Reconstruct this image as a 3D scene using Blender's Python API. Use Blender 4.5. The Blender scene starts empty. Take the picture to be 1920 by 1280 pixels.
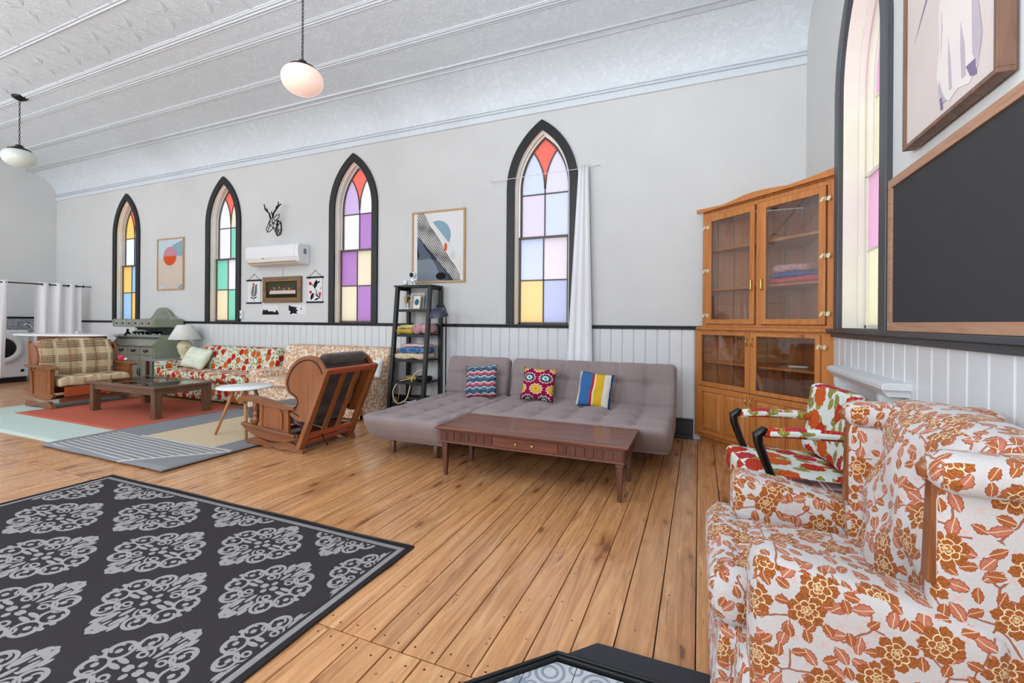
import bpy, bmesh, math, random
import numpy as np
from mathutils import Vector, Matrix, noise as mnoise
from mathutils.geometry import tessellate_polygon
random.seed(7)
pi = math.pi
SC = bpy.context.scene
COL = SC.collection

# ------------------------------------------------------------------ camera
cam_d = bpy.data.cameras.new('camera'); cam = bpy.data.objects.new('camera', cam_d); COL.objects.link(cam)
SC.camera = cam
yaw, roll = math.radians(-22.658), math.radians(0.418)
fw = Vector((math.sin(yaw), math.cos(yaw), 0)); rt0 = Vector((math.cos(yaw), -math.sin(yaw), 0)); up0 = Vector((0, 0, 1))
rt = rt0*math.cos(roll)+up0*math.sin(roll); up = -rt0*math.sin(roll)+up0*math.cos(roll)
cam.matrix_world = Matrix(((rt.x, up.x, -fw.x, 0), (rt.y, up.y, -fw.y, 0), (rt.z, up.z, -fw.z, 1.22), (0, 0, 0, 1)))
cam_d.sensor_width = 36; cam_d.lens = 839.67/1920*36; cam_d.shift_y = -36.58/1920; cam_d.clip_start = 0.05
# ------------------------------------------------------------------ world and light
W = bpy.data.worlds.new('sky'); SC.world = W; W.use_nodes = True
bgn = W.node_tree.nodes['Background']; bgn.inputs[0].default_value = (0.93, 0.96, 1.0, 1); bgn.inputs[1].default_value = 1.7
SC.view_settings.view_transform = 'Standard'; SC.view_settings.look = 'None'
SC.view_settings.exposure = 0.14; SC.view_settings.gamma = 1.0; SC.view_settings.use_curve_mapping = False

def area(name, loc, rot, sx, sy, power, col=(1, 1, 1)):
    l = bpy.data.lights.new(name, 'AREA'); l.shape = 'RECTANGLE'; l.size = sx; l.size_y = sy; l.energy = power; l.color = col
    o = bpy.data.objects.new(name, l); COL.objects.link(o); o.location = loc; o.rotation_euler = rot; return o
YF = -4.4; XL = -12.79; XR = 0.952; YB = 5.12; ZC = 4.37
for i, x in enumerate((-10.2, -5.6, -1.1)):      # added fill lights against the unseen front wall, which has no openings
    area('window_daylight', (x, YF+0.03, 2.3), (pi/2, 0, 0), 1.6, 2.4, 95, (0.88, 0.965, 1.06))
area('bounce_flash', (-1.9, -0.8, 1.9), (pi, .50, 0), 2.2, 2.2, 235, (0.89, 0.97, 1.06))  # this and the next ones: unseen lights added to brighten ceiling and walls
area('bounce_flash', (-4.9, -1.2, 1.7), (pi, 0, 0), 2.2, 2.2, 110, (0.88, 0.97, 1.07))
area('bounce_flash', (-9.4, -1.2, 1.7), (pi, -.25, 0), 2.2, 2.2, 200, (0.89, 0.97, 1.06))

# ------------------------------------------------------------------ node maths
def L(h):
    if isinstance(h, str):
        h = h.lstrip('#'); c = [int(h[i:i+2], 16)/255 for i in (0, 2, 4)]
    else: c = [v/255 for v in h]
    return tuple((v/12.92 if v <= .04045 else ((v+.055)/1.055)**2.4) for v in c)+(1.0,)
class S:
    def __init__(s, N, k): s.N = N; s.k = k
    def _o(s, op, *a): return s.N.m(op, s, *a)
    def __add__(s, o): return s._o('ADD', o)
    __radd__ = __add__
    def __sub__(s, o): return s._o('SUBTRACT', o)
    def __rsub__(s, o): return s.N.m('SUBTRACT', o, s)
    def __mul__(s, o): return s._o('MULTIPLY', o)
    __rmul__ = __mul__
    def __truediv__(s, o): return s._o('DIVIDE', o)
    def __pow__(s, o): return s._o('POWER', o)
    def lt(s, o): return s._o('LESS_THAN', o)
    def gt(s, o): return s._o('GREATER_THAN', o)
    def mn(s, o): return s._o('MINIMUM', o)
    def mx(s, o): return s._o('MAXIMUM', o)
    def abs(s): return s._o('ABSOLUTE')
    def frac(s): return s._o('FRACT')
    def floor(s): return s._o('FLOOR')
    def sin(s): return s._o('SINE')
    def cos(s): return s._o('COSINE')
    def sqrt(s): return s._o('SQRT')
    def inv(s): return 1.0-s
class NB:
    def __init__(s, nt): s.nt = nt
    def n(s, t, **kw):
        nd = s.nt.nodes.new(t)
        for k, v in kw.items(): setattr(nd, k, v)
        return nd
    def put(s, inp, v):
        if isinstance(v, S): s.nt.links.new(v.k, inp)
        elif v is not None:
            if inp.type in ('RGBA',) and len(v) == 3: v = tuple(v)+(1,)
            inp.default_value = v
    def m(s, op, *a):
        nd = s.n('ShaderNodeMath', operation=op)
        for i, v in enumerate(a): s.put(nd.inputs[i], v)
        return S(s, nd.outputs[0])
    def clamp(s, v):
        nd = s.n('ShaderNodeClamp'); s.put(nd.inputs[0], v); return S(s, nd.outputs[0])
    def smooth(s, v, a, b, lo=0.0, hi=1.0):
        nd = s.n('ShaderNodeMapRange', interpolation_type='SMOOTHSTEP')
        for i, q in enumerate((v, a, b, lo, hi)): s.put(nd.inputs[i], q)
        return S(s, nd.outputs[0])
    def coord(s, kind='Object'):
        nd = s.n('ShaderNodeTexCoord'); return S(s, nd.outputs[kind])
    def uv(s): return s.coord('UV')
    def vm(s, v, scale=(1, 1, 1), loc=(0, 0, 0), rot=(0, 0, 0)):
        nd = s.n('ShaderNodeMapping'); s.put(nd.inputs[0], v)
        nd.inputs['Scale'].default_value = scale; nd.inputs['Location'].default_value = loc; nd.inputs['Rotation'].default_value = rot
        return S(s, nd.outputs[0])
    def vadd(s, a, b):
        nd = s.n('ShaderNodeVectorMath', operation='ADD'); s.put(nd.inputs[0], a); s.put(nd.inputs[1], b); return S(s, nd.outputs[0])
    def vsub(s, a, b):
        nd = s.n('ShaderNodeVectorMath', operation='SUBTRACT'); s.put(nd.inputs[0], a); s.put(nd.inputs[1], b); return S(s, nd.outputs[0])
    def sep(s, v):
        nd = s.n('ShaderNodeSeparateXYZ'); s.put(nd.inputs[0], v); return [S(s, nd.outputs[i]) for i in range(3)]
    def comb(s, x=0.0, y=0.0, z=0.0):
        nd = s.n('ShaderNodeCombineXYZ')
        for i, q in enumerate((x, y, z)): s.put(nd.inputs[i], q)
        return S(s, nd.outputs[0])
    def noise(s, v, scale=5.0, detail=3.0, rough=.5, dist=0.0, dims='3D'):
        nd = s.n('ShaderNodeTexNoise', noise_dimensions=dims)
        s.put(nd.inputs['Vector'], v); s.put(nd.inputs['Scale'], scale); s.put(nd.inputs['Detail'], detail)
        s.put(nd.inputs['Roughness'], rough); s.put(nd.inputs['Distortion'], dist)
        o = S(s, nd.outputs[0]); o.col = S(s, nd.outputs[1]); return o
    def vor(s, v, scale=5.0, feature='F1', rnd=1.0, dims='2D'):
        nd = s.n('ShaderNodeTexVoronoi', voronoi_dimensions=dims, feature=feature)
        s.put(nd.inputs['Vector'], v); s.put(nd.inputs['Scale'], scale); s.put(nd.inputs['Randomness'], rnd)
        return {k.name: S(s, k) for k in nd.outputs}
    def mix(s, f, a, b, bt='MIX'):
        nd = s.n('ShaderNodeMix', data_type='RGBA', blend_type=bt)
        s.put(nd.inputs[0], f); s.put(nd.inputs[6], a); s.put(nd.inputs[7], b); return S(s, nd.outputs[2])
    def ramp(s, f, stops, interp='LINEAR'):
        nd = s.n('ShaderNodeValToRGB'); s.put(nd.inputs[0], f); r = nd.color_ramp; r.interpolation = interp
        while len(r.elements) < len(stops): r.elements.new(0.5)
        for e, (p, c) in zip(r.elements, stops): e.position = p; e.color = c
        return S(s, nd.outputs[0])
    def rnd(s):
        nd = s.n('ShaderNodeObjectInfo'); return S(s, nd.outputs['Random'])
    def island(s):
        nd = s.n('ShaderNodeNewGeometry'); return S(s, nd.outputs['Random Per Island'])
    def bump(s, h, strength=.3, dist=.005, prev=None):
        nd = s.n('ShaderNodeBump'); s.put(nd.inputs['Height'], h); nd.inputs['Strength'].default_value = strength
        nd.inputs['Distance'].default_value = dist
        if prev: s.put(nd.inputs['Normal'], prev)
        return S(s, nd.outputs[0])
MATS = {}
def mat(name, fn=None, color=None, rough=.5, metal=0.0, spec=.5, **kw):
    m = bpy.data.materials.new(name); m.use_nodes = True; nt = m.node_tree; N = NB(nt)
    b = nt.nodes['Principled BSDF']
    d = dict(color=color, rough=rough, metal=metal, spec=spec); d.update(kw)
    if fn: d.update(fn(N))
    names = dict(color='Base Color', rough='Roughness', metal='Metallic', spec='Specular IOR Level', normal='Normal', emit='Emission Color',
                 estr='Emission Strength', sheen='Sheen Weight', coat='Coat Weight', alpha='Alpha', trans='Transmission Weight', sss='Subsurface Weight')
    for k, v in d.items():
        if v is not None: N.put(b.inputs[names[k]], v)
    MATS[name] = m; return m
def plain(name, h, rough=.5, metal=0.0, spec=.5, var=.06, bump=0.0, bscale=60, **kw):
    def f(N):
        nz = N.noise(N.coord(), 3.0, 4.0, .6); c = L(h)
        lo = tuple(v*(1-var) for v in c[:3])+(1,); hi = tuple(min(1, v*(1+var)) for v in c[:3])+(1,)
        r = dict(color=N.ramp(nz, [(.3, lo), (.7, hi)]))
        if bump: r['normal'] = N.bump(N.noise(N.coord(), bscale, 3.0, .6), bump, .003)
        return r
    return mat(name, f, rough=rough, metal=metal, spec=spec, **kw)

def wood(name, light, dark, axis=0, rough=.4, grain=26.0, knots=0.0, vary=.12, coat=0.0, spec=.5, tint=None):
    sc = [grain, grain, grain]; sc[axis] = grain*.055
    ks = [5.0, 5.0, 5.0]; ks[axis] = 1.7
    def f(N):
        p = N.coord(); r = N.rnd()
        off = N.comb(r*37.0, r*91.0, r*53.0); q = N.vadd(p, off)
        g = N.noise(N.vm(q, tuple(sc)), 1.0, 5.0, .62, 1.6)
        g2 = N.noise(N.vm(q, tuple(v*4 for v in sc)), 1.0, 2.0, .5)
        f_ = g*.8+g2*.2
        c = N.ramp(f_, [(.30, L(dark)), (.52, N_mid(light, dark, .6)), (.72, L(light))])
        br = (r-.5)*(vary*2)+1.0
        c = N.mix(1.0, c, N.comb(br, br, br*.985+.01), 'MULTIPLY')
        if knots:
            v = N.vor(N.vm(q, tuple(ks)), 1.0, rnd=1.0, dims='3D'); d = v['Distance']; rc = N.sep(v['Color'])
            big = rc[0].gt(1-knots)
            wob = N.noise(q, 30.0, 2.0)*.05
            k1 = N.smooth(d+wob, .06, .16, 1.0, 0.0)*big
            k2 = N.smooth(d+wob, .10, .36, 1.0, 0.0)*big
            c = N.mix(k2*.6, c, L(dark)); c = N.mix(k1*.85, c, tuple(x*.35 for x in L(dark)[:3])+(1,))
        if tint: c = tint(N, c, q)
        return dict(color=c, normal=N.bump(f_, .12, .002), rough=N.smooth(g, .2, .8, rough*1.15, rough*.85))
    return mat(name, f, coat=coat, spec=spec)
def N_mid(a, b, t):
    A, B = L(a), L(b); return tuple(A[i]*t+B[i]*(1-t) for i in range(3))+(1,)

# ------------------------------------------------------------------ mesh builder
class MB:
    def __init__(s): s.v = []; s.f = []; s.sm = []; s.uvs = {}
    def add(s, vs, fs, smooth=False):
        o = len(s.v); s.v += [Vector(p) for p in vs]
        for f in fs: s.f.append([i+o for i in f]); s.sm.append(smooth)
        return s
    def box(s, x0, x1, y0, y1, z0, z1, M=None):
        vs = [(x, y, z) for z in (z0, z1) for y in (y0, y1) for x in (x0, x1)]
        if M: vs = [M @ Vector(p) for p in vs]
        return s.add(vs, [(0, 2, 3, 1), (4, 5, 7, 6), (0, 1, 5, 4), (2, 6, 7, 3), (0, 4, 6, 2), (1, 3, 7, 5)])
    def bar(s, p0, p1, w, d, hint=(0, 0, 1), w1=None, d1=None):      # square bar between two points
        p0, p1 = Vector(p0), Vector(p1); t = (p1-p0).normalized(); h = Vector(hint)
        a = t.cross(h)
        if a.length < 1e-4: a = t.cross(Vector((1, 0, 0)))
        a.normalize(); b = a.cross(t).normalized(); w1 = w if w1 is None else w1; d1 = d if d1 is None else d1
        vs = [p0+a*sx*w/2+b*sy*d/2 for sx, sy in ((-1, -1), (1, -1), (1, 1), (-1, 1))]+[p1+a*sx*w1/2+b*sy*d1/2 for sx, sy in ((-1, -1), (1, -1), (1, 1), (-1, 1))]
        return s.add(vs, [(0, 1, 2, 3), (7, 6, 5, 4), (0, 4, 5, 1), (1, 5, 6, 2), (2, 6, 7, 3), (3, 7, 4, 0)])
    def tube(s, pts, r, seg=8, closed=False, cap=True):
        pts = [Vector(p) for p in pts]; n = len(pts); rs = r if isinstance(r, (list, tuple)) else [r]*n
        prev = None; rings = []
        for i, p in enumerate(pts):
            a = pts[(i-1) % n] if (i > 0 or closed) else p; b = pts[(i+1) % n] if (i < n-1 or closed) else p
            t = (b-a).normalized()
            if prev is None:
                u = t.cross(Vector((0, 0, 1)))
                if u.length < 1e-3: u = t.cross(Vector((1, 0, 0)))
            else: u = prev-t*prev.dot(t)
            u.normalize(); prev = u; w = t.cross(u)
            rings.append([p+(u*math.cos(2*pi*k/seg)+w*math.sin(2*pi*k/seg))*rs[i] for k in range(seg)])
        vs = [q for rg in rings for q in rg]; fs = []
        for i in range(n if closed else n-1):
            j = (i+1) % n
            for k in range(seg): fs.append((i*seg+k, i*seg+(k+1) % seg, j*seg+(k+1) % seg, j*seg+k))
        if cap and not closed: fs.append(tuple(reversed(range(seg)))); fs.append(tuple((n-1)*seg+k for k in range(seg)))
        return s.add(vs, fs, True)
    def lathe(s, prof, c=(0, 0, 0), seg=24, M=None, rib=0, ra=0):
        vs = []; fs = []; n = len(prof)
        for (r, z) in prof:
            for k in range(seg):
                a = 2*pi*k/seg; rr = r*(1+ra*math.cos(rib*a)) if rib else r
                vs.append(Vector((rr*math.cos(a), rr*math.sin(a), z)))
        if M: vs = [M @ v for v in vs]
        vs = [v+Vector(c) for v in vs]
        for i in range(n-1):
            for k in range(seg): fs.append((i*seg+k, i*seg+(k+1) % seg, (i+1)*seg+(k+1) % seg, (i+1)*seg+k))
        if prof[0][0] > 1e-4: fs.append(tuple(reversed(range(seg))))
        if prof[-1][0] > 1e-4: fs.append(tuple((n-1)*seg+k for k in range(seg)))
        return s.add(vs, fs, True)
    def prism(s, pts, h0, h1, mp=lambda a, b, h: (a, b, h), smooth=False, holes=()):
        # polygon in (a,b), extruded along h; mp maps to xyz
        loops = [[Vector((p[0], p[1], 0)) for p in lp] for lp in [pts, *holes]]
        tris = tessellate_polygon(loops); flat = [p for lp in loops for p in lp]; n = len(flat)
        vs = [mp(p.x, p.y, h0) for p in flat]
        if h1 == h0 or h1 is None:
            return s.add(vs, [tuple(t) for t in tris], smooth)
        vs += [mp(p.x, p.y, h1) for p in flat]
        fs = [tuple(t) for t in tris]+[(t[2]+n, t[1]+n, t[0]+n) for t in tris]
        o = 0
        for lp in loops:
            m = len(lp)
            for i in range(m): j = (i+1) % m; fs.append((o+i, o+j, n+o+j, n+o+i))
            o += m
        return s.add(vs, fs, smooth)
    def grid(s, fn, nu, nv, smooth=True, closeu=False):
        vs = [fn(i/(nu if closeu else nu), j/nv) for j in range(nv+1) for i in range(nu+(0 if closeu else 1))]
        w = nu if closeu else nu+1; fs = []
        for j in range(nv):
            for i in range(nu): i2 = (i+1) % w; fs.append((j*w+i, j*w+i2, (j+1)*w+i2, (j+1)*w+i))
        return s.add(vs, fs, smooth)
    def strip(s, pl, w, d0, d1, mp, side=0):      # ribbon along a polyline in (a,b), extruded d0..d1
        n = len(pl); Lf = []; Rt = []
        for i in range(n):
            a = Vector(pl[max(i-1, 0)]); b = Vector(pl[min(i+1, n-1)]); t = (b-a).normalized(); nn = Vector((-t.y, t.x)); p = Vector(pl[i])
            Lf.append(p+nn*w*(.5+side*.5)); Rt.append(p-nn*w*(.5-side*.5))
        vs = []
        for i in range(n): vs += [mp(Lf[i].x, Lf[i].y, d0), mp(Rt[i].x, Rt[i].y, d0), mp(Rt[i].x, Rt[i].y, d1), mp(Lf[i].x, Lf[i].y, d1)]
        fs = [(0, 1, 2, 3), tuple((n-1)*4+k for k in (3, 2, 1, 0))]
        for i in range(n-1):
            for k in range(4): fs.append((i*4+k, (i+1)*4+k, (i+1)*4+(k+1) % 4, i*4+(k+1) % 4))
        return s.add(vs, fs)
    def cushion(s, x0, x1, y0, y1, z0, z1, r=.05, n=(10, 10, 4), fn=None, puff=0.0, M=None):
        # rounded soft box; fn(p, (a,b,c)) moves each point, a,b,c in [-1,1]
        c = Vector(((x0+x1)/2, (y0+y1)/2, (z0+z1)/2)); h = Vector(((x1-x0)/2, (y1-y0)/2, (z1-z0)/2))
        key = {}; vs = []; fs = []
        def vert(i, j, k):
            kk = (i, j, k)
            if kk in key: return key[kk]
            t = []
            for q, m in zip(kk, n):
                a = -1+2*q/m; t.append(a)
            p = Vector((t[0]*h.x, t[1]*h.y, t[2]*h.z))
            inner = Vector([max(-(h[q]-min(r, h[q])), min(h[q]-min(r, h[q]), p[q])) for q in range(3)])
            # spread end samples towards the corners
            d = p-inner
            for q in range(3):
                if abs(t[q]) >= 1: pass
            if d.length > 1e-6:
                rr = min(r, *h); d = Vector([d[q]/max(min(r, h[q]), 1e-6) for q in range(3)]); d.normalize(); p = inner+Vector([d[q]*min(r, h[q]) for q in range(3)])
            if puff:
                e = [1-abs(t[q])**2.2 for q in range(3)]
                for q in range(3):
                    o = [w for w in range(3) if w != q]
                    if abs(t[q]) > .999: p[q] += math.copysign(puff*e[o[0]]*e[o[1]], t[q])
            if fn: p = fn(p, t)
            p = p+c
            if M: p = M @ p
            key[kk] = len(vs); vs.append(p); return key[kk]
        nx, ny, nz = n
        for i in range(nx):
            for j in range(ny):
                fs.append((vert(i, j, 0), vert(i, j+1, 0), vert(i+1, j+1, 0), vert(i+1, j, 0)))
                fs.append((vert(i, j, nz), vert(i+1, j, nz), vert(i+1, j+1, nz), vert(i, j+1, nz)))
        for i in range(nx):
            for k in range(nz):
                fs.append((vert(i, 0, k), vert(i+1, 0, k), vert(i+1, 0, k+1), vert(i, 0, k+1)))
                fs.append((vert(i, ny, k), vert(i, ny, k+1), vert(i+1, ny, k+1), vert(i+1, ny, k)))
        for j in range(ny):
            for k in range(nz):
                fs.append((vert(0, j, k), vert(0, j, k+1), vert(0, j+1, k+1), vert(0, j+1, k)))
                fs.append((vert(nx, j, k), vert(nx, j+1, k), vert(nx, j+1, k+1), vert(nx, j, k+1)))
        return s.add(vs, fs, True)
    def xf(s, M, start=0):
        for i in range(start, len(s.v)): s.v[i] = M @ s.v[i]
        return s
    def mp(s, fn, start=0):
        for i in range(start, len(s.v)): s.v[i] = Vector(fn(*s.v[i]))
        return s
    def build(s, name, m, parent=None, origin=None, bevel=0.0, uv=None, local=False, sub=0, fixn=True):
        if origin is None:
            origin = Vector(parent['_w']) if parent is not None else Vector((0, 0, 0))
        origin = Vector(origin)
        me = bpy.data.meshes.new(name)
        off = Vector((0, 0, 0)) if local else origin
        me.from_pydata([v-off for v in s.v], [], s.f); me.update()
        if fixn:
            bm = bmesh.new(); bm.from_mesh(me); bmesh.ops.recalc_face_normals(bm, faces=bm.faces[:]); bm.to_mesh(me); bm.free()
        me.polygons.foreach_set('use_smooth', s.sm)
        lay = me.uv_layers.new(name='UVMap')
        nl = len(me.loops); idx = np.empty(nl, np.int32); me.loops.foreach_get('vertex_index', idx)
        co = np.empty(len(me.vertices)*3, np.float64); me.vertices.foreach_get('co', co); co = co.reshape(-1, 3)
        if uv:
            w = co+np.array(off); arr = np.array([uv(*w[i]) for i in range(len(w))])[idx]
        else:
            nr = np.empty(len(me.polygons)*3); me.polygons.foreach_get('normal', nr); nr = np.abs(nr.reshape(-1, 3))
            tot = np.empty(len(me.polygons), np.int32); me.polygons.foreach_get('loop_total', tot)
            ax = np.repeat(np.argmax(nr*np.array([1.0, 1.0, 1.02]), 1), tot); c = co[idx]
            arr = np.where((ax == 0)[:, None], c[:, [1, 2]], np.where((ax == 1)[:, None], c[:, [0, 2]], c[:, [0, 1]]))
        lay.data.foreach_set('uv', np.ascontiguousarray(arr, dtype=np.float32).ravel())
        if m is not None: me.materials.append(MATS[m] if isinstance(m, str) else m)
        o = bpy.data.objects.new(name, me); COL.objects.link(o)
        o['_w'] = tuple(origin)
        if parent is not None: o.parent = parent; o.location = (0, 0, 0)
        else: o.location = origin
        if parent is not None and local: o.location = origin-Vector(parent['_w'])
        if bevel:
            b = o.modifiers.new('bevel', 'BEVEL'); b.width = bevel; b.segments = 2; b.limit_method = 'ANGLE'; b.angle_limit = .6
        if sub:
            b = o.modifiers.new('sub', 'SUBSURF'); b.levels = sub; b.render_levels = sub
        return o
def thing(name, label, cat, loc=(0, 0, 0), group=None):
    o = bpy.data.objects.new(name, None); COL.objects.link(o); o.location = loc; o['_w'] = tuple(loc)
    o.empty_display_size = .1
    o['label'] = label; o['category'] = cat
    if group: o['group'] = group
    return o
def tag(o, label, cat, group=None):
    o['label'] = label; o['category'] = cat
    if group: o['group'] = group
    return o
def struct(o): o['kind'] = 'structure'; return o
def empty_struct(name, loc=(0, 0, 0)):
    o = bpy.data.objects.new(name, None); COL.objects.link(o); o.location = loc; o['_w'] = tuple(loc); o['kind'] = 'structure'; return o
def copy_at(o, parent, loc):
    c = o.copy(); COL.objects.link(c); c.parent = parent; c.location = loc; return c
def rotz(a, c=(0, 0, 0)): return Matrix.Translation(Vector(c)) @ Matrix.Rotation(a, 4, 'Z') @ Matrix.Translation(-Vector(c))
def rotx(a, c=(0, 0, 0)): return Matrix.Translation(Vector(c)) @ Matrix.Rotation(a, 4, 'X') @ Matrix.Translation(-Vector(c))
def roty(a, c=(0, 0, 0)): return Matrix.Translation(Vector(c)) @ Matrix.Rotation(a, 4, 'Y') @ Matrix.Translation(-Vector(c))
# ------------------------------------------------------------------ materials
def wallpaint(N):
    p = N.coord(); n = N.noise(p, .9, 5.0, .65)
    return dict(color=N.ramp(n, [(.3, L((207, 207, 205))), (.7, L((216, 216, 214)))]), normal=N.bump(N.noise(p, 22.0, 4.0, .6), .12, .004))
mat('wall_plaster', wallpaint, rough=.7, spec=.2)
plain('white_wainscot', (217, 218, 219), .38, var=.03, bump=.05, bscale=30)
plain('black_trim', (9, 9, 10), .45, var=.2, bump=.08, bscale=40)
plain('grey_trim', (66, 68, 72), .4, var=.12, bump=.08, bscale=40)
plain('cream_jamb', (232, 226, 214), .5, var=.05, bump=.08, bscale=30)
plain('sash_brown', (88, 78, 68), .45, var=.2)
def tin(N):
    p = N.coord(); v = N.vor(N.vm(p, (1, 1, 1)), 11.0, 'SMOOTH_F1', 1.0, '3D')['Distance']
    w = N.noise(p, 9.0, 2.0, .5, 1.6); h = N.smooth((w-.5).abs(), .0, .035, 1.0, 0.0)*.7+v*.35+N.smooth(N.noise(p, 30.0, 2.0), .5, .6)*.3
    return dict(color=N.ramp(w, [(.3, L((213, 220, 225))), (.7, L((222, 229, 233)))]), normal=N.bump(h, .42, .006))
mat('pressed_tin', tin, rough=.45, spec=.35)
plain('tin_trim', (216, 222, 226), .45, var=.02, bump=.1, bscale=50)

def floor_tint(N, c, q):
    x = N.noise(N.vm(q, (22, 2.2, 1)), 1.0, 4.0, .7, 1.2)
    c = N.mix(N.smooth(x, .54, .74)*.55, c, L((140, 84, 44)))
    x2 = N.noise(N.vm(q, (9, 1.1, 1), (4, 7, 0)), 1.0, 3.0, .6, 1.8); c = N.mix(N.smooth(x2, .55, .72)*.35, c, L((246, 206, 156)))
    ws_ = N.noise(N.vm(q, (46, 3.2, 1), (1, 3, 0)), 1.0, 3.0, .6, .8); c = N.mix(N.smooth(ws_, .66, .72)*.7, c, L((96, 54, 28)))
    v = N.vor(N.vm(q, (13, 13, 1)), 1.0, rnd=1.0)
    pin = N.smooth(v['Distance'], .05, .09, 1.0, 0.0)*N.sep(v['Color'])[0].gt(.88)
    c = N.mix(pin*.75, c, L((50, 28, 16)))
    for sc_, off, th in (((6.5, 2.1, 1), (0, 0, 0), .66), ((4.2, 1.15, 1), (5, 3, 0), .74)):
        wq = N.vadd(q, N.comb((N.noise(q, 9.0, 2.0)-.5)*.05, (N.noise(N.vm(q, (1, 1, 1), (9, 9, 0)), 6.0, 2.0)-.5)*.16))
        v = N.vor(N.vm(wq, sc_, off), 1.0, rnd=1.0); d = v['Distance']; cc = N.sep(v['Color']); on = cc[0].gt(th)
        c = N.mix(N.smooth(d, .06, .34, 1.0, 0.0)*on*.42, c, L((150, 86, 46)))
        c = N.mix(N.smooth(d, .04, .12, 1.0, 0.0)*on*.8, c, N.mix(N.noise(q, 120.0), L((74, 40, 22)), L((112, 62, 34))))
    y = N.noise(q, .8, 2.0, .5)
    return N.mix(N.smooth(y, .35, .7)*.25, c, L((214, 156, 98)))
wood('pine_floor', (222, 166, 114), (156, 98, 58), 1, rough=.27, grain=20, knots=.24, vary=.10, coat=.25, tint=floor_tint)
plain('floor_gap', (38, 24, 16), .9)
wood('pine_cabinet', (208, 138, 74), (172, 98, 44), 2, rough=.33, grain=18, knots=.05, vary=.06, coat=.25)
wood('pine_cabinet_x', (208, 138, 74), (172, 98, 44), 0, rough=.33, grain=18, knots=.05, vary=.06, coat=.25)
wood('table_wood_x', (132, 76, 54), (88, 46, 34), 0, rough=.35, grain=22, vary=.05, coat=.15)
wood('table_wood_z', (108, 60, 42), (70, 36, 26), 2, rough=.38, grain=22, vary=.05, coat=.1)
wood('maple_z', (160, 94, 48), (112, 62, 28), 2, rough=.3, grain=16, vary=.06, coat=.3)
wood('maple_x', (146, 88, 50), (102, 58, 30), 0, rough=.3, grain=16, vary=.06, coat=.3)
wood('maple_y', (192, 92, 54), (150, 66, 36), 1, rough=.3, grain=16, vary=.05, coat=.3)
wood('walnut_x', (120, 84, 62), (74, 48, 34), 0, rough=.35, grain=22, vary=.05, coat=.15)
wood('walnut_z', (120, 84, 62), (80, 50, 34), 2, rough=.35, grain=22, vary=.05, coat=.15)
wood('oak_pale', (204, 164, 112), (176, 134, 84), 2, rough=.4, grain=24, vary=.05)
wood('beech_leg', (196, 142, 92), (164, 110, 66), 2, rough=.4, grain=24, vary=.05)
wood('frame_walnut', (130, 96, 76), (92, 64, 50), 2, rough=.45, grain=26, vary=.1)
wood('board_frame', (188, 146, 118), (156, 112, 86), 1, rough=.5, grain=24, vary=.06)
wood('mahogany_y', (150, 86, 56), (104, 54, 34), 1, rough=.35, grain=16, vary=.06, coat=.2)
wood('gilt_wood', (134, 96, 48), (88, 58, 26), 0, rough=.4, grain=26, vary=.05, coat=.2)
plain('sage_paint', (142, 143, 130), .45, var=.08, bump=.08)
plain('sage_side', (148, 156, 132), .45, var=.08, bump=.08)
plain('slate_panel', (72, 84, 80), .5, var=.15)
plain('white_gloss', (236, 238, 240), .25, var=.01)
plain('white_plastic', (232, 232, 234), .35, var=.01)
plain('cream_plastic', (226, 205, 170), .45, var=.03)
plain('dark_metal', (40, 36, 34), .4, metal=.7, var=.1)
plain('black_paint', (14, 15, 17), .45, var=.12)
plain('black_lacquer', (12, 10, 10), .25, var=.1)
plain('brass', (206, 172, 108), .28, metal=.9, var=.06)
plain('ivory_hinge', (226, 214, 176), .3, metal=.3, var=.04)
plain('chrome', (210, 210, 214), .15, metal=1.0, var=.02)
plain('navy_enamel', (52, 54, 78), .35, var=.05)
plain('inner_white', (228, 226, 224), .5, var=.01)
plain('blackboard_face', (58, 58, 60), .75, spec=.25, var=.04)
plain('paper_white', (226, 226, 226), .8, var=.01)
plain('hearth_black', (34, 36, 44), .45, var=.1, bump=.05)
plain('dark_rubber', (20, 20, 22), .5)
plain('water_grey', (120, 124, 130), .2, metal=.3)
def glassfn(name, tint=(1, 1, 1), gl=.14, rough=.02):
    m = bpy.data.materials.new(name); m.use_nodes = True; nt = m.node_tree; nt.nodes.clear(); N = NB(nt)
    out = N.n('ShaderNodeOutputMaterial'); tr = N.n('ShaderNodeBsdfTransparent'); g = N.n('ShaderNodeBsdfGlossy'); mx = N.n('ShaderNodeMixShader')
    tr.inputs[0].default_value = tint+(1,); g.inputs['Roughness'].default_value = rough
    lw = N.n('ShaderNodeLayerWeight'); f = (S(N, lw.outputs['Facing'])**4.0)*.7+gl*.5
    N.put(mx.inputs[0], N.clamp(f)); nt.links.new(tr.outputs[0], mx.inputs[1]); nt.links.new(g.outputs[0], mx.inputs[2]); nt.links.new(mx.outputs[0], out.inputs[0])
    MATS[name] = m
glassfn('clear_glass', (.93, .92, .90), .20)
glassfn('smoked_glass', (.25, .32, .31), .3)
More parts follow.
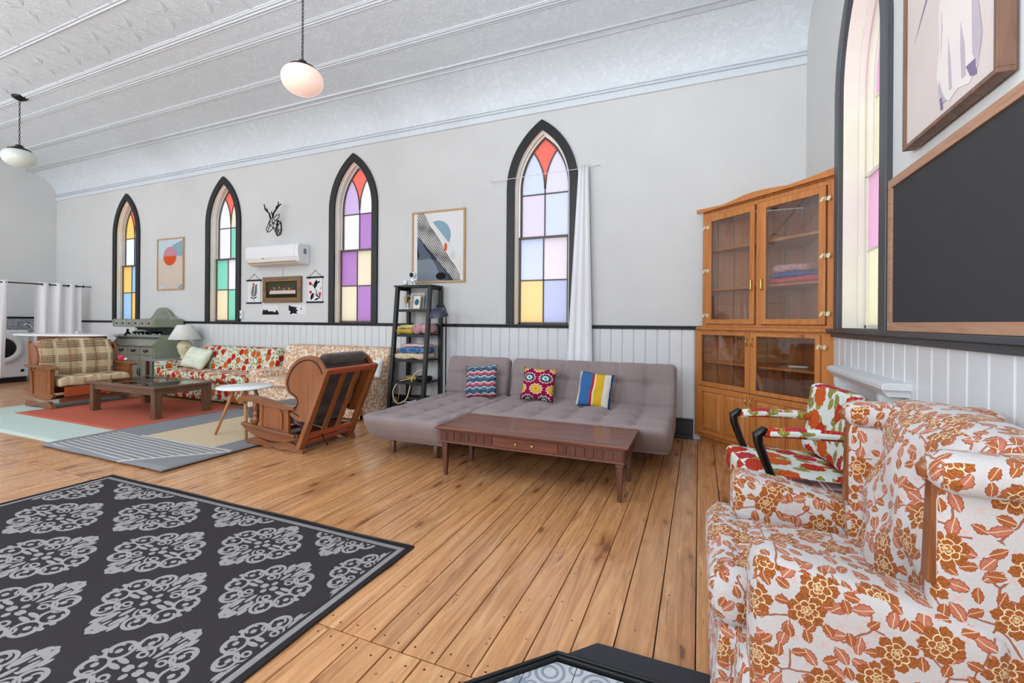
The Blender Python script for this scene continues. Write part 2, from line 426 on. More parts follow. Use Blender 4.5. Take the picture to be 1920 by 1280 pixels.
def pane(name, h, gain=1.0):
    m = bpy.data.materials.new(name); m.use_nodes = True; nt = m.node_tree; nt.nodes.clear(); N = NB(nt)
    out = N.n('ShaderNodeOutputMaterial'); t = N.n('ShaderNodeBsdfTranslucent'); g = N.n('ShaderNodeBsdfGlossy'); mx = N.n('ShaderNodeMixShader')
    p = N.coord(); nz = N.noise(p, 60.0, 3.0, .6); c = L(h)
    lo = tuple(v*.93 for v in c[:3])+(1,)
    c = tuple(v**.5 for v in c[:3])+(1,); lo = tuple(v*.95 for v in c[:3])+(1,); N.put(t.inputs[0], N.ramp(nz, [(.35, lo), (.65, c)]))
    g.inputs['Roughness'].default_value = .25; mx.inputs[0].default_value = .05
    bp = N.bump(nz, .4, .003); N.put(t.inputs['Normal'], bp); N.put(g.inputs['Normal'], bp)
    nt.links.new(t.outputs[0], mx.inputs[1]); nt.links.new(g.outputs[0], mx.inputs[2]); nt.links.new(mx.outputs[0], out.inputs[0])
    MATS[name] = m
for k, h in dict(p_red=(232, 96, 84), p_lav=(196, 190, 212), p_bluewhite=(184, 190, 214), p_lilac=(196, 186, 206), p_pink=(206, 194, 202), p_orange=(226, 184, 116),
                 p_peri=(164, 168, 200), p_purple=(156, 108, 168), p_palepurple=(180, 156, 194), p_cream=(210, 196, 170), p_whitepink=(214, 206, 214), p_green=(116, 186, 162),
                 p_tan=(214, 196, 162), p_white=(208, 210, 216), p_amber=(222, 178, 100), p_sky=(140, 174, 204), p_rose=(206, 158, 186), p_yellow=(214, 206, 172), p_blue=(98, 146, 200)).items(): pane(k, h)

# fabrics -------------------------------------------------------------
def weave(N, p, s=900.0):
    a, b, _ = N.sep(p); return (a*s).sin()*(b*s).sin()
def futon(N):
    p = N.uv(); n = N.noise(N.coord(), 2.0, 3.0, .6); f = N.noise(p, 420.0, 2.0, .6)
    return dict(color=N.mix(f*.5, N.ramp(n, [(.3, L((144, 129, 128))), (.7, L((160, 145, 143)))]), L((126, 111, 111))), normal=N.bump(f, .25, .002))
mat('futon_fabric', futon, rough=.9, spec=.15, sheen=.15)
def velvet(N):
    p = N.uv(); n = N.noise(p, 7.0, 4.0, .65); a, b, _ = N.sep(p)
    rib = (a*520.0).sin()*.5+.5
    return dict(color=N.mix(rib*.25, N.ramp(n, [(.3, L((46, 34, 30))), (.7, L((92, 76, 70)))]), L((34, 24, 22))), normal=N.bump(rib, .2, .002))
mat('brown_velvet', velvet, rough=.75, spec=.2, sheen=.4)

def local(N, p, scale, rnd=.6, off=(0, 0, 0)):
    q = N.vm(p, (scale, scale, scale), off); v = N.vor(q, 1.0, rnd=rnd)
    d = N.vsub(q, v['Position']); x, y, _ = N.sep(d); r = v['Distance']; a = N.m('ARCTAN2', y, x); c = N.sep(v['Color'])
    return x, y, r, a, c
def rot(N, x, y, t):
    cs, sn = t.cos(), t.sin(); return x*cs+y*sn, y*cs-x*sn
def rust_floral(scale1=6.2, ground=(206, 200, 197), light=False):
    def f(N):
        p0 = N.uv(); w = N.noise(N.vm(p0, (1, 1, 1)), 26.0, 2.0, .5)
        wv = N.comb((w-.5)*.012, (N.noise(N.vm(p0, (1, 1, 1), (7, 3, 0)), 26.0, 2.0)-.5)*.012); p = N.vadd(p0, wv)
        g = N.noise(p0, 180.0, 2.0, .6)
        c = N.mix(g*.45, L(ground), L((172, 164, 162)))
        # faint pink sprigs
        x, y, r, a, cc = local(N, p, scale1*4.2, 1.0, (3.1, 8.2, 0)); fr = (a*4.0+cc[0]*6.0).cos()*.16+.24
        c = N.mix(r.lt(fr)*cc[1].gt(.72)*.7, c, L((214, 172, 164)))
        # stems
        e = N.vor(N.vm(p, (scale1*1.15,)*3, (5.5, 2.1, 0)), 1.0, 'DISTANCE_TO_EDGE', .9)['Distance']
        gate = N.noise(p, 7.0, 1.0).gt(.49)
        c = N.mix(e.lt(.022)*gate*.9, c, L((150, 78, 44)))
        # leaves, two sizes
        for sc_, off, R, cols in ((2.1, (11.3, 4.4, 0), .42, ((160, 78, 48), (202, 134, 108))), (2.6, (2.9, 17.1, 0), .40, ((148, 72, 36), (184, 108, 60)))):
            x, y, r, a, cc = local(N, p, scale1*sc_, .75, off)
            u, v = rot(N, x, y, cc[2]*6.283); au = (u/R); lv = (1.0-au*au)*.24+(a*9.0).cos()*.018
            d = v.abs()-lv
            keep = cc[0].gt(.24)
            c = N.mix(d.lt(0.0)*keep, c, L(cols[0])); c = N.mix(d.lt(-.045)*keep, c, N.mix(N.noise(p, 90.0)*.9, L(cols[1]), L(cols[0])))
            c = N.mix(v.abs().lt(.014)*d.lt(0.0)*keep, c, L((226, 206, 180)))
        # big blooms with layered, outlined petals
        x, y, r, a, cc = local(N, p, scale1, .62, (0, 0, 0)); keep = cc[0].gt(.06); t = a+cc[1]*6.28
        o1 = (t*3.5).cos().abs()*.085+.275+(t*21.0).cos()*.012; o2 = (t*3.0+1.0).cos().abs()*.06+.155; o3 = (t*2.5+.4).cos().abs()*.03+.07
        pet = N.noise(N.comb(t*2.2, r*5.0, cc[2]*9.0), 7.0, 2.0, .6)
        body = N.mix(N.smooth(pet, .3, .7), L((118, 58, 24)), L((184, 108, 50)))
        line = ((r-o2).abs().lt(.012)).mx((r-o3).abs().lt(.011)).mx((t*3.5).cos().abs().lt(.13)*r.gt(.17)).mx((t*3.0+1.0).cos().abs().lt(.14)*r.lt(.155)*r.gt(.075))
        body = N.mix(line, body, L((228, 206, 166)))
        body = N.mix(r.lt(.06), body, N.mix(N.noise(p, 240.0).gt(.5), L((222, 196, 150)), L((176, 120, 60))))
        c = N.mix(r.lt(o1)*keep, c, body)
        return dict(color=c, normal=N.bump(g+w, .35, .003))
    return f
mat('rust_floral', rust_floral(8.6), rough=.85, spec=.15, sheen=.2)
def cream_lace(N):
    p0 = N.uv(); w = N.noise(p0, 30.0, 3.0, .6); p = N.vadd(p0, N.comb((w-.5)*.03, (N.noise(N.vm(p0, (1, 1, 1), (4, 9, 0)), 30.0)-.5)*.03))
    g = N.noise(p0, 150.0, 2.0)
    c = N.mix(g*.5, L((238, 228, 212)), L((206, 190, 168)))
    for sc_, off, thr in ((19.0, (0, 0, 0), .08), (29.0, (5, 3, 0), .22)):
        x, y, r, a, cc = local(N, p, sc_, .8, off); t = a+cc[1]*6.28; o = (t*2.5).cos().abs()*.2+.2
        m = r.lt(o)*cc[0].gt(thr)
        c = N.mix(m*.9, c, N.mix(cc[2], L((166, 84, 46)), L((196, 124, 72)))); c = N.mix(m*r.lt(.16), c, L((232, 206, 160)))
    return dict(color=c, normal=N.bump(g+w, .3, .003))
mat('cream_lace_floral', cream_lace, rough=.85, spec=.15)
def red_sofa(N):
    p0 = N.uv(); w = N.noise(p0, 24.0, 2.0); p = N.vadd(p0, N.comb((w-.5)*.03, (N.noise(N.vm(p0, (1, 1, 1), (4, 9, 0)), 24.0)-.5)*.03))
    c = N.mix(N.noise(p, 14.0).gt(.5), L((196, 208, 198)), L((222, 220, 200)))
    for off, col, thr, R in (((3, 1, 0), (104, 112, 58), .3, .42), ((8, 4, 0), (146, 140, 70), .4, .4), ((1, 9, 0), (222, 168, 120), .5, .36)):
        x, y, r, a, cc = local(N, p, 17.0, .9, off); u, v = rot(N, x, y, cc[2]*6.28); d = v.abs()-(1.0-(u/R)*(u/R))*.2
        c = N.mix(d.lt(0.0)*cc[0].gt(thr), c, L(col))
    x, y, r, a, cc = local(N, p, 7.2, .8); t = a+cc[1]*6.28; o = (t*3.0).cos().abs()*.07+.30
    pet = (r*38.0+(t*5.0).cos()).sin()*.5+.5
    bc = N.mix(cc[2].gt(.5), L((190, 44, 30)), L((204, 104, 48))); bc = N.mix(pet*.45, bc, L((150, 40, 22)))
    c = N.mix(r.lt(o)*cc[0].gt(.15), c, bc)
    return dict(color=c, normal=N.bump(w, .2, .003))
mat('red_floral_sofa', red_sofa, rough=.85, spec=.15)
def mum(N):
    p0 = N.uv(); w = N.noise(p0, 20.0, 2.0); p = N.vadd(p0, N.comb((w-.5)*.02, (N.noise(N.vm(p0, (1, 1, 1), (4, 9, 0)), 20.0)-.5)*.02))
    c = N.mix(N.noise(p, 120.0)*.3, L((228, 232, 226)), L((200, 208, 204)))
    for off, col, thr, R in (((3, 1, 0), (118, 122, 42), .2, .45), ((8, 4, 0), (84, 92, 40), .45, .42)):
        x, y, r, a, cc = local(N, p, 10.5, .85, off); u, v = rot(N, x, y, cc[2]*6.28); d = v.abs()-(1.0-(u/R)*(u/R))*.26+(a*7.0).cos()*.02
        c = N.mix(d.lt(0.0)*cc[0].gt(thr), c, N.mix(N.noise(p, 60.0), L(col), L((170, 160, 80)))); c = N.mix(v.abs().lt(.015)*d.lt(0.0)*cc[0].gt(thr), c, L((190, 186, 130)))
    x, y, r, a, cc = local(N, p, 7.0, .7); t = a+cc[1]*6.28; o = (t*9.0).cos()*.03+.41
    ring = ((r*52.0).sin()*.5+.5)*((t*16.0+(r*26.0).floor()*1.5).cos()*.5+.5)
    base = N.ramp(cc[2], [(0, L((214, 40, 36))), (.33, L((232, 106, 44))), (.72, L((196, 28, 74)))], 'CONSTANT')
    bc = N.mix(ring*.8, N.mix(.5, base, L((130, 14, 20))), N.mix(.35, base, L((246, 170, 90))))
    c = N.mix(r.lt(o)*cc[0].gt(.12), c, bc)
    return dict(color=c, normal=N.bump(ring+w, .25, .003))
mat('dahlia_fabric', mum, rough=.8, spec=.2)
def stripes(N, t, per, segs, base):
    # t coordinate; segs = [(start,end,colour)] in fractions of the period
    u = (t/per).frac(); c = L(base)
    for a, b, col in segs: c = N.mix(u.gt(a)*u.lt(b), c, L(col))
    return c
def plaid_love(N):
    p = N.uv(); a, b, _ = N.sep(p); n = N.noise(N.vm(p, (1, 1, 1)), 60.0, 2.0)
    bb = b+(n-.5)*.006; aa = a+(n-.5)*.012
    c = N.mix(((aa*300.0+bb*300.0).sin()*.5+.5)*.75, L((228, 208, 168)), L((150, 118, 86)))
    u = (bb/.20).frac(); knit = (aa*240.0).sin().gt(-.3)
    for s0, s1, col in ((.02, .08, (52, 30, 22)), (.13, .18, (104, 50, 36)), (.22, .27, (52, 32, 24)), (.33, .39, (84, 50, 32)), (.46, .50, (58, 36, 26))):
        c = N.mix(u.gt(s0)*u.lt(s1)*(knit*.25+.7), c, L(col))
    v = (aa/.30).frac(); m = N.smooth(v, .06, .11)*N.smooth(v, .24, .19)
    c = N.mix(m*.82, c, N.mix((bb*260.0).sin()*.3+.3, L((238, 226, 196)), L((188, 152, 110))))
    m2 = N.smooth(v, .55, .6)*N.smooth(v, .70, .65); c = N.mix(m2*.5, c, L((150, 92, 60)))
    return dict(color=c, normal=N.bump((aa*300.0+bb*300.0).sin(), .35, .003))
mat('tan_plaid', plaid_love, rough=.95, spec=.1)
def plaid_blanket(N):
    p = N.uv(); a, b, _ = N.sep(p); t = ((a*420.0).sin()*(b*420.0).sin())*.5+.5
    c = N.mix(t*.6, L((112, 84, 78)), L((58, 44, 42)))
    for q in (a, b):
        u = (q/.14).frac(); c = N.mix(u.lt(.2)*.5, c, L((52, 38, 38))); c = N.mix(u.gt(.45)*u.lt(.52)*.8, c, L((206, 184, 172))); c = N.mix(u.gt(.62)*u.lt(.66)*.6, c, L((206, 184, 172)))
    return dict(color=c, normal=N.bump(t, .3, .002))
mat('brown_plaid', plaid_blanket, rough=.95, spec=.1)
def chevron(N):
    x, y, _ = N.sep(N.uv()); n = N.noise(N.uv(), 50.0, 2.0)
    z = y+((x*70.0).sin())*.008+(n-.5)*.01
    u = (z/.122).frac()
    c = N.ramp(u, [(0, L((28, 66, 96))), (.16, L((60, 130, 160))), (.30, L((222, 226, 224))), (.38, L((30, 52, 78))), (.50, L((198, 56, 84))), (.66, L((232, 120, 140))), (.76, L((226, 228, 226))), (.84, L((34, 70, 100)))], 'CONSTANT')
    k = (x*330.0).sin()*(y*330.0).sin(); sp = N.noise(N.uv(), 120.0, 1.0)
    c = N.mix(sp.gt(.6)*.6, c, L((230, 232, 230))); c = N.mix(sp.lt(.4)*.5, c, L((22, 44, 70)))
    return dict(color=c, normal=N.bump(k, .6, .005))
mat('chevron_knit', chevron, rough=.95, spec=.1)
def ikat(N):
    p0 = N.uv(); n = N.noise(p0, 70.0, 2.0); x, y, _ = N.sep(p0); n2 = N.noise(N.vm(p0, (1, 1, 1), (3, 5, 1)), 70.0)
    x = x+(n-.5)*.014+.0; y = y+(n2-.5)*.014
    c = N.mix(N.noise(p0, 160.0).gt(.62)*.6, L((148, 22, 62)), L((96, 16, 44)))
    cx = (x/.18).floor(); cy = (y/.115).floor(); off = (cy*.5).frac()*.18
    u = ((x+off)/.18).frac()-.5; v = (y/.115).frac()-.5; r = (u*u*1.3+v*v).sqrt(); a = N.m('ARCTAN2', v, u); spk = (a*12.0).cos()*.05
    odd = (cy*.5).frac().gt(.25)
    c = N.mix((r+spk).lt(.45), c, L((226, 208, 200))); c = N.mix((r+spk).lt(.38), c, N.mix(odd, L((38, 34, 60)), L((210, 160, 50)))); c = N.mix((r+spk).lt(.22), c, N.mix(odd, L((206, 222, 226)), L((226, 184, 70)))); c = N.mix(r.lt(.1), c, N.mix(odd, L((60, 130, 150)), L((190, 130, 40))))
    return dict(color=c, normal=N.bump(n, .5, .005))
mat('ikat_knit', ikat, rough=.95, spec=.1)
def stripe_cushion(N):
    x, y, _ = N.sep(N.uv()); n = N.noise(N.uv(), 6.0, 2.0); x = x+(n-.5)*.03
    c = N.ramp(x/.40+.5, [(0, L((216, 210, 196))), (.14, L((58, 104, 156))), (.40, L((170, 44, 60))), (.46, L((228, 214, 170))), (.50, L((216, 172, 44))), (.70, L((222, 216, 204))), (.86, L((52, 98, 150))), (.97, L((222, 216, 204)))], 'CONSTANT')
    return dict(color=c, normal=N.bump(N.noise(N.uv(), 220.0), .3, .002))
mat('striped_linen', stripe_cushion, rough=.9, spec=.1)
def softfab(name, h, h2=None, s=9.0):
    def f(N):
        n = N.noise(N.coord(), s, 3.0, .6); return dict(color=N.ramp(n, [(.3, L(h)), (.7, L(h2 or h))]), normal=N.bump(N.noise(N.coord(), 90.0, 3.0), .3, .003))
    mat(name, f, rough=.92, spec=.1, sheen=.1)
softfab('pale_green_satin', (206, 218, 190), (236, 238, 222)); softfab('white_cotton', (222, 220, 214), (236, 234, 230)); softfab('mustard_wool', (176, 140, 44), (196, 166, 80)); softfab('straw_wool', (196, 182, 104), (212, 200, 140))
softfab('pink_fleece', (190, 130, 138), (222, 180, 184), 40.0); softfab('pink_cotton', (214, 164, 168), (226, 190, 190)); softfab('red_quilt', (196, 44, 70), (222, 90, 110), 30.0); softfab('blue_quilt', (40, 70, 150), (90, 110, 190), 40.0)
def dotblue(N):
    p = N.coord(); v = N.vor(p, 60.0, rnd=.1, dims='3D')['Distance']; return dict(color=N.mix(v.lt(.3), N.mix(N.noise(p, 6.0), L((30, 66, 120)), L((50, 110, 170))), L((216, 224, 232))))
mat('blue_dotted_blanket', dotblue, rough=.9)
def crochet(N):
    p = N.coord(); n = N.noise(p, 70.0, 2.0); return dict(color=N.ramp(n, [(.3, L((150, 110, 70))), (.48, L((214, 196, 160))), (.6, L((226, 214, 190))), (.7, L((196, 130, 80)))]), normal=N.bump(n, .6, .006))
mat('crochet_blanket', crochet, rough=.95)
def curtain(N):
    return dict(color=L((238, 238, 240)), normal=N.bump(N.noise(N.coord(), 260.0, 2.0), .1, .001))
mat('curtain_white', curtain, rough=.9, spec=.1, trans=0.0)
# rugs ----------------------------------------------------------------
def rugbase(N, p, a, b):
    n = N.noise(p, 300.0, 2.0, .7); x, y, _ = N.sep(p); wv = ((x*700.0).sin()*(y*500.0).sin())*.25+.5
    return N.mix(N.clamp(n*.8+wv*.4-.1), a, b), n
def simple_rug(name, a, b, s=5.0):
    def f(N):
        p = N.coord(); c, n = rugbase(N, p, L(a), L(b)); q = N.noise(p, s, 4.0, .7)
        return dict(color=N.mix(q*.3, c, L(b)), normal=N.bump(n, .5, .004))
    mat(name, f, rough=.97, spec=.05)
simple_rug('coral_rug', (204, 114, 92), (176, 92, 74)); simple_rug('mint_rug', (208, 220, 210), (178, 194, 186), 3.0)
def grey_rug(N):
    p = N.coord(); x, y, _ = N.sep(p)            # object origin at the near-left corner; 1.88 wide, 2.0 long
    c, n = rugbase(N, p, L((168, 168, 170)), L((100, 101, 106)))
    u = x; v = y+(n-.5)*.006
    st = ((v+x*.06)/.052).frac().lt(.34)*u.gt(.10)*v.lt(.58-.0)*v.gt(.04)
    tri = (v-.04).gt((u-1.30)*.95)
    c = N.mix(st*tri*.85, c, L((206, 204, 198)))
    diag = ((v-(u-1.28)*.95).abs().lt(.022)*u.gt(1.28)*v.lt(.56)).mx((v-.585).abs().lt(.014)*u.gt(.5)*u.lt(1.86)*.9)
    yel = v.gt(.60)*u.gt(.56)*u.lt(1.60)
    yc, _ = rugbase(N, p, L((222, 204, 174)), L((196, 174, 142)))
    c = N.mix(yel, c, yc)
    c = N.mix(diag, c, L((206, 204, 198)))
    return dict(color=c, normal=N.bump(n, .6, .005))
mat('grey_patterned_rug', grey_rug, rough=.97, spec=.05)
def damask(N):
    # lattice: centres every .90 m across and .52 m along, second set shifted by half
    p = N.coord(); x, y, _ = N.sep(p)
    kx = ((.0952+.098*(2.74-x).mx(-.5)).sqrt()-.3085)/.049; Y = y-1.12
    def cell(ox, oy):
        u = ((kx+ox)/2.0+.5).frac()*.72-.36; v = ((Y+oy)/.53+.5).frac()*.53-.265
        return u, v
    n = N.noise(p, 260.0, 2.0, .7); sp = None
    def arc(U, V, cx, cy, R, th, cutx=None, s=1):
        dx = U-cx; dy = V-cy; d = ((dx*dx+dy*dy).sqrt()-R).abs().lt(th*.82)
        if cutx == 'x': d = d*(dx*s).gt(0.0)
        if cutx == 'y': d = d*(dy*s).gt(0.0)
        return d
    def blob(U, V, cx, cy, rx, ry):
        a = (U-cx)/rx; b = (V-cy)/ry; return (a*a+b*b).lt(1.0)
    m = None
    for ox, oy in ((0, 0), (1.0, .265)):
        u, v = cell(ox, oy); U = u.abs(); V = v.abs()
        s = arc(U, V, .150, .040, .043, .0085).mx(blob(U, V, .152, .036, .012, .012)).mx(arc(U, V, .165, .042, .021, .006, 'x', 1))   # side scrolls
        s = s.mx(arc(U, V, .092, .112, .040, .0085)).mx(blob(U, V, .088, .106, .012, .012)).mx(arc(U, V, .100, .118, .020, .006, 'y', 1))
        s = s.mx(arc(U, V, -.045, .150, .085, .010, 'x', 1)*V.gt(.10)).mx(blob(U, V, .018, .196, .017, .024)).mx(blob(U, V, .0, .172, .006, .03))
        s = s.mx(blob(U, V, .052, .168, .009, .022)).mx(blob(U, V, .022, .140, .008, .028))
        s = s.mx(blob(U, V, .0, .030, .012, .014)).mx(blob(U, V, .028, .006, .018, .010)).mx(blob(U, V, .055, .058, .022, .018)-blob(U, V, .055, .058, .011, .008))
        s = s.mx(arc(U, V, .06, .06, .036, .006, 'y', 1)).mx(blob(U, V, .085, .014, .030, .010)).mx(blob(U, V, .0, .090, .010, .030)).mx(blob(U, V, .198, .018, .012, .010))
        s = s.mx(arc(U, V, .120, .075, .020, .006, 'x', 1))
        m = s if m is None else m.mx(s)
    wx, wy = 2.79, 1.95
    ins = x.gt(.075)*x.lt(wx-.075)*y.gt(.07)*y.lt(wy-.07)
    b1 = (x.gt(.03)*x.lt(wx-.03)*y.gt(.03)*y.lt(wy-.03))*(1.0-(x.gt(.058)*x.lt(wx-.058)*y.gt(.058)*y.lt(wy-.058)))
    mk = N.clamp(m*ins+b1)
    dots = n.gt(.36)
    c, n2 = rugbase(N, p, L((76, 71, 73)), L((38, 36, 40)))
    c2, _ = rugbase(N, p, L((176, 172, 170)), L((140, 136, 136)))
    c = N.mix(mk*dots.mx(.75), c, c2)
    return dict(color=c, normal=N.bump(n2+mk*.4, .5, .004))
mat('damask_rug', damask, rough=.97, spec=.05)
def hearth_tile(N):
    p = N.coord(); x, y, _ = N.sep(p); u = (x/.16).frac()-.5; v = (y/.16).frac()-.5; U = u.abs(); V = v.abs()
    d = lambda cx, cy, R, t: (((U-cx)*(U-cx)+(V-cy)*(V-cy)).sqrt()-R).abs().lt(t)
    m = d(.5, .5, .3, .035).mx(d(.5, .5, .16, .03)).mx(d(.25, .0, .13, .03)).mx(d(0.0, .25, .13, .03)).mx(d(0.0, 0.0, .07, .07))
    n = N.noise(p, 40.0, 3.0)
    return dict(color=N.mix(N.clamp(m*.8), N.mix(n, L((176, 180, 186)), L((196, 199, 202))), L((118, 128, 142))))
mat('patterned_tile', hearth_tile, rough=.35)
def marble(N):
    n = N.noise(N.coord(), 9.0, 5.0, .7, 1.5); return dict(color=N.ramp(n, [(.35, L((70, 72, 76))), (.5, L((170, 172, 176))), (.65, L((110, 112, 116)))]))
mat('grey_marble', marble, rough=.3)
def lampbase(N):
    p = N.coord(); v = N.vor(p, 16.0, rnd=1.0, dims='3D'); c = N.mix(v['Distance'].lt(.32)*N.sep(v['Color'])[0].gt(.55), L((220, 212, 168)), L((214, 146, 96))); return dict(color=c)
mat('cream_ceramic', lampbase, rough=.25)
for nm, h in dict(k_black=(34, 34, 36), k_coral=(214, 90, 50), k_mauve=(196, 140, 150), k_blue=(138, 168, 184), k_paleblue=(196, 210, 216), k_beige=(212, 196, 182), k_red=(206, 44, 48), k_green=(70, 68, 46),
                  k_dark=(44, 42, 30), k_slate=(92, 102, 116), k_slate2=(128, 136, 146), k_heron=(222, 213, 208), k_heron_s=(184, 174, 182), k_heron_d=(128, 116, 142), k_sand=(208, 196, 190), k_brownfig=(140, 120, 84), k_gold=(190, 160, 100), k_white=(224, 222, 218), k_teal=(60, 110, 130), k_fig1=(170, 60, 60), k_fig2=(70, 90, 150), k_fig3=(196, 170, 110), k_face=(214, 196, 178)).items(): plain(nm, h, .8, var=.04, spec=.1)
# ------------------------------------------------------------------ the setting
def lancet(cx, w, z0, zs, R, n=10, close=True):
    # outline from bottom left, up, over the apex, down to the bottom right; half width w
    rise = math.sqrt(R*R-(R-w)**2); a1 = math.atan2(rise, -(R-w))
    pts = [(cx-w, z0)]
    for i in range(n+1):
        a = pi+(a1-pi)*i/n; pts.append((cx-w+R+R*math.cos(a), zs+R*math.sin(a)))
    right = [(2*cx-x, z) for x, z in reversed(pts[:-1])]
    return pts+right
YBm = lambda a, b, h: (a, YB+h, b)          # back wall: h>0 goes outside
XRm = lambda a, b, h: (XR+h, a, b)
WIN = [(-1.76, .45), (-4.645, .445), (-7.445, .435), (-10.215, .43)]
ZS, ZSILL, RW = 2.86, 1.19, .93
def opening(cx, w): return lancet(cx, w-.06, ZSILL, ZS, RW-.06)

wb = MB()
wb.prism([(XL-.1, -.1), (XR+.1, -.1), (XR+.1, 4.5), (XL-.1, 4.5)], 0, 0, YBm, holes=[opening(*q) for q in WIN])
wall_back = struct(wb.build('wall_back', 'wall_plaster'))
RWIN = (3.495, .50)
w_ = MB(); w_.prism([(YF-.1, -.1), (YB+.1, -.1), (YB+.1, 4.6), (YF-.1, 4.6)], 0, 0, XRm, holes=[opening(*RWIN)])
wall_right = struct(w_.build('wall_right', 'wall_plaster'))
w_ = MB(); w_.box(XL-.1, XL, YF, YB, 0, 4.5); wall_left = struct(w_.build('wall_left', 'wall_plaster'))
w_ = MB(); w_.box(XL, XR, YF-.1, YF, 0, 4.5); wall_front = struct(w_.build('wall_front', 'wall_plaster'))

# floor and its boards
f_ = MB(); f_.box(XL, XR, YF, YB, -.06, -.014); floor = struct(f_.build('floor', 'floor_gap'))
bw = .1428; k = 0; x = -.0038+bw*6
nail = MB()
def board(xa, xb, ya, yb):
    g = random.uniform(.0016, .0034); b = MB(); b.box(xa+g, xb-g, ya+.003, yb-.003, -.014, 0.0)
    o = b.build('floor_board', 'pine_floor', floor, bevel=.0018)
    for yy in (ya+.05, yb-.05):
        for xx in (xa+.035, xb-.035):
            if xx < -7 : continue
            nail.lathe([(.0045, .0004), (.003, .0012)], (xx+random.uniform(-.008, .008), yy+random.uniform(-.015, .015), 0), 6)
x = XR
edges = [XR, .87, .7102, .567, .4246, .2818, .1390]
while edges[-1] > XL+.16: edges.append(-.0038-bw*(len(edges)-7))
edges[-1] = XL
for a, b_ in zip(edges[1:], edges[:-1]):
    seam = 1.37 if b_ > -2.7 else 1.92
    board(a, b_, seam, YB)
    board(max(a-.055, XL), b_-.055 if b_ < XR else XR, -1.6, seam)
    if a < -2.0 and False: pass
f_ = MB(); f_.box(XL, XR, YF, -1.6, -.014, 0.0); o = f_.build('floor_boarding', 'pine_floor', floor); o['kind'] = 'stuff'
o = nail.build('floor_nail', 'dark_metal', floor); o['kind'] = 'stuff'

# chair rail, baseboards
def railbox(name, pieces, m, bev=.004):
    b = MB()
    for p in pieces: b.box(*p)
    return struct(b.build(name, m, bevel=bev))
railbox('trim_1', [(XL, .03, YB-.035, YB, 1.172, 1.192), (XL, .03, YB-.02, YB, 1.15, 1.172)], 'black_trim')
railbox('trim_2', [(XR-.06, XR, YF, 4.08, 1.16, 1.185), (XR-.03, XR, YF, 4.08, 1.125, 1.16)], 'grey_trim')
railbox('trim_3', [(XL, XL+.035, YF, YB, 1.235, 1.255), (XL, XL+.02, YF, YB, 1.215, 1.235)], 'black_trim')
railbox('baseboard_back', [(XL, -.05, YB-.022, YB, 0, .19), (XL, -.05, YB-.032, YB, .19, .21), (XL, -.05, YB-.045, YB-.02, 0, .03)], 'hearth_black')
railbox('baseboard_right', [(XR-.022, XR, YF, 4.05, 0, .19), (XR-.032, XR, YF, 4.05, .19, .21)], 'hearth_black')
railbox('baseboard_left', [(XL, XL+.022, YF, YB, 0, .2)], 'hearth_black')
# wainscot boards, shared mesh
def wains(parent, n, pitch, mk, zt):
    g = .003; b = MB()
    b.prism([(g, 0), (g+.005, .009), (pitch-g-.005, .009), (pitch-g, 0)], .2, zt, lambda a, h, z: mk(a, h, z))
    src = b.build('wainscot_board', 'white_wainscot', parent, local=False)
    return src
src = wains(wall_back, 0, .125, lambda a, h, z: (a, YB-h, z), 1.155)
for i in range(1, 1+int((0.0-XL)/.125)):
    copy_at(src, wall_back, (-.0405-.125*i, 0, 0))
src.location = (-.0405, 0, 0)
src = wains(wall_right, 0, .14, lambda a, h, z: (XR-h, a, z), 1.13)
src.location = (0, 4.06-.14, 0)
for i in range(1, 44): copy_at(src, wall_right, (0, 4.06-.14*(i+1), 0))
src = wains(wall_left, 0, .14, lambda a, h, z: (XL+h, a, z), 1.215)
src.location = (0, YB-.14, 0)
for i in range(1, 22): copy_at(src, wall_left, (0, YB-.14*(i+1), 0))

# ceiling: flat field of square tin panels, cove and mouldings
H0 = 1.22
def yof(ratio, z): return (z-H0)/ratio
prof = [(3.75, 5.12), (3.86, 5.115), (3.98, 5.09), (4.08, 5.03), (4.16, 4.94), (4.22, 4.83), (4.262, 4.70), (4.288, 4.52), (4.306, 4.30), (4.322, 4.16), (4.338, 3.85), (4.348, 3.53), (4.36, 3.21)]
b = MB(); pr = prof
b.grid(lambda u, v: Vector((XL+(XR-XL)*u, pr[int(round(v*(len(pr)-1)))][1], pr[int(round(v*(len(pr)-1)))][0])), 30, len(pr)-1)
ceiling = struct(b.build('ceiling', 'pressed_tin', fixn=False))
b = MB(); b.box(XL, XR, YF, 3.21, 4.372, 4.40); b.box(XL, XR, 3.0, 5.3, 4.45, 4.5)
o = b.build('ceiling_deck', 'tin_trim', ceiling)
# square panels
P = .612; b = MB()
def ring(s, h): return [(-s, -s, h), (s, -s, h), (s, s, h), (-s, s, h)]
rs = [(.304, .0), (.299, -.006), (.285, -.006), (.278, -.001), (.10, -.001)]
vs = []; fs = []
for s_, h in rs: vs += ring(s_, h)
for i in range(len(rs)-1):
    for q in range(4): fs.append((i*4+q, i*4+(q+1) % 4, (i+1)*4+(q+1) % 4, (i+1)*4+q))
n0 = (len(rs)-1)*4; fs.append((n0, n0+1, n0+2, n0+3))
b.add(vs, fs)
for a in (pi/4, 3*pi/4, 5*pi/4, 7*pi/4):     # pointed leaves towards the corners and a centre boss
    st = len(b.v); b.add([(.03, 0, -.002), (.12, .04, -.004), (.25, 0, -.002), (.12, -.04, -.004), (.12, 0, -.009)], [(0, 1, 4), (1, 2, 4), (2, 3, 4), (3, 0, 4)]); b.xf(Matrix.Rotation(a, 4, 'Z'), st)
pass
src = b.build('ceiling_panel', 'pressed_tin', ceiling, origin=(0, 0, 0))
first = True
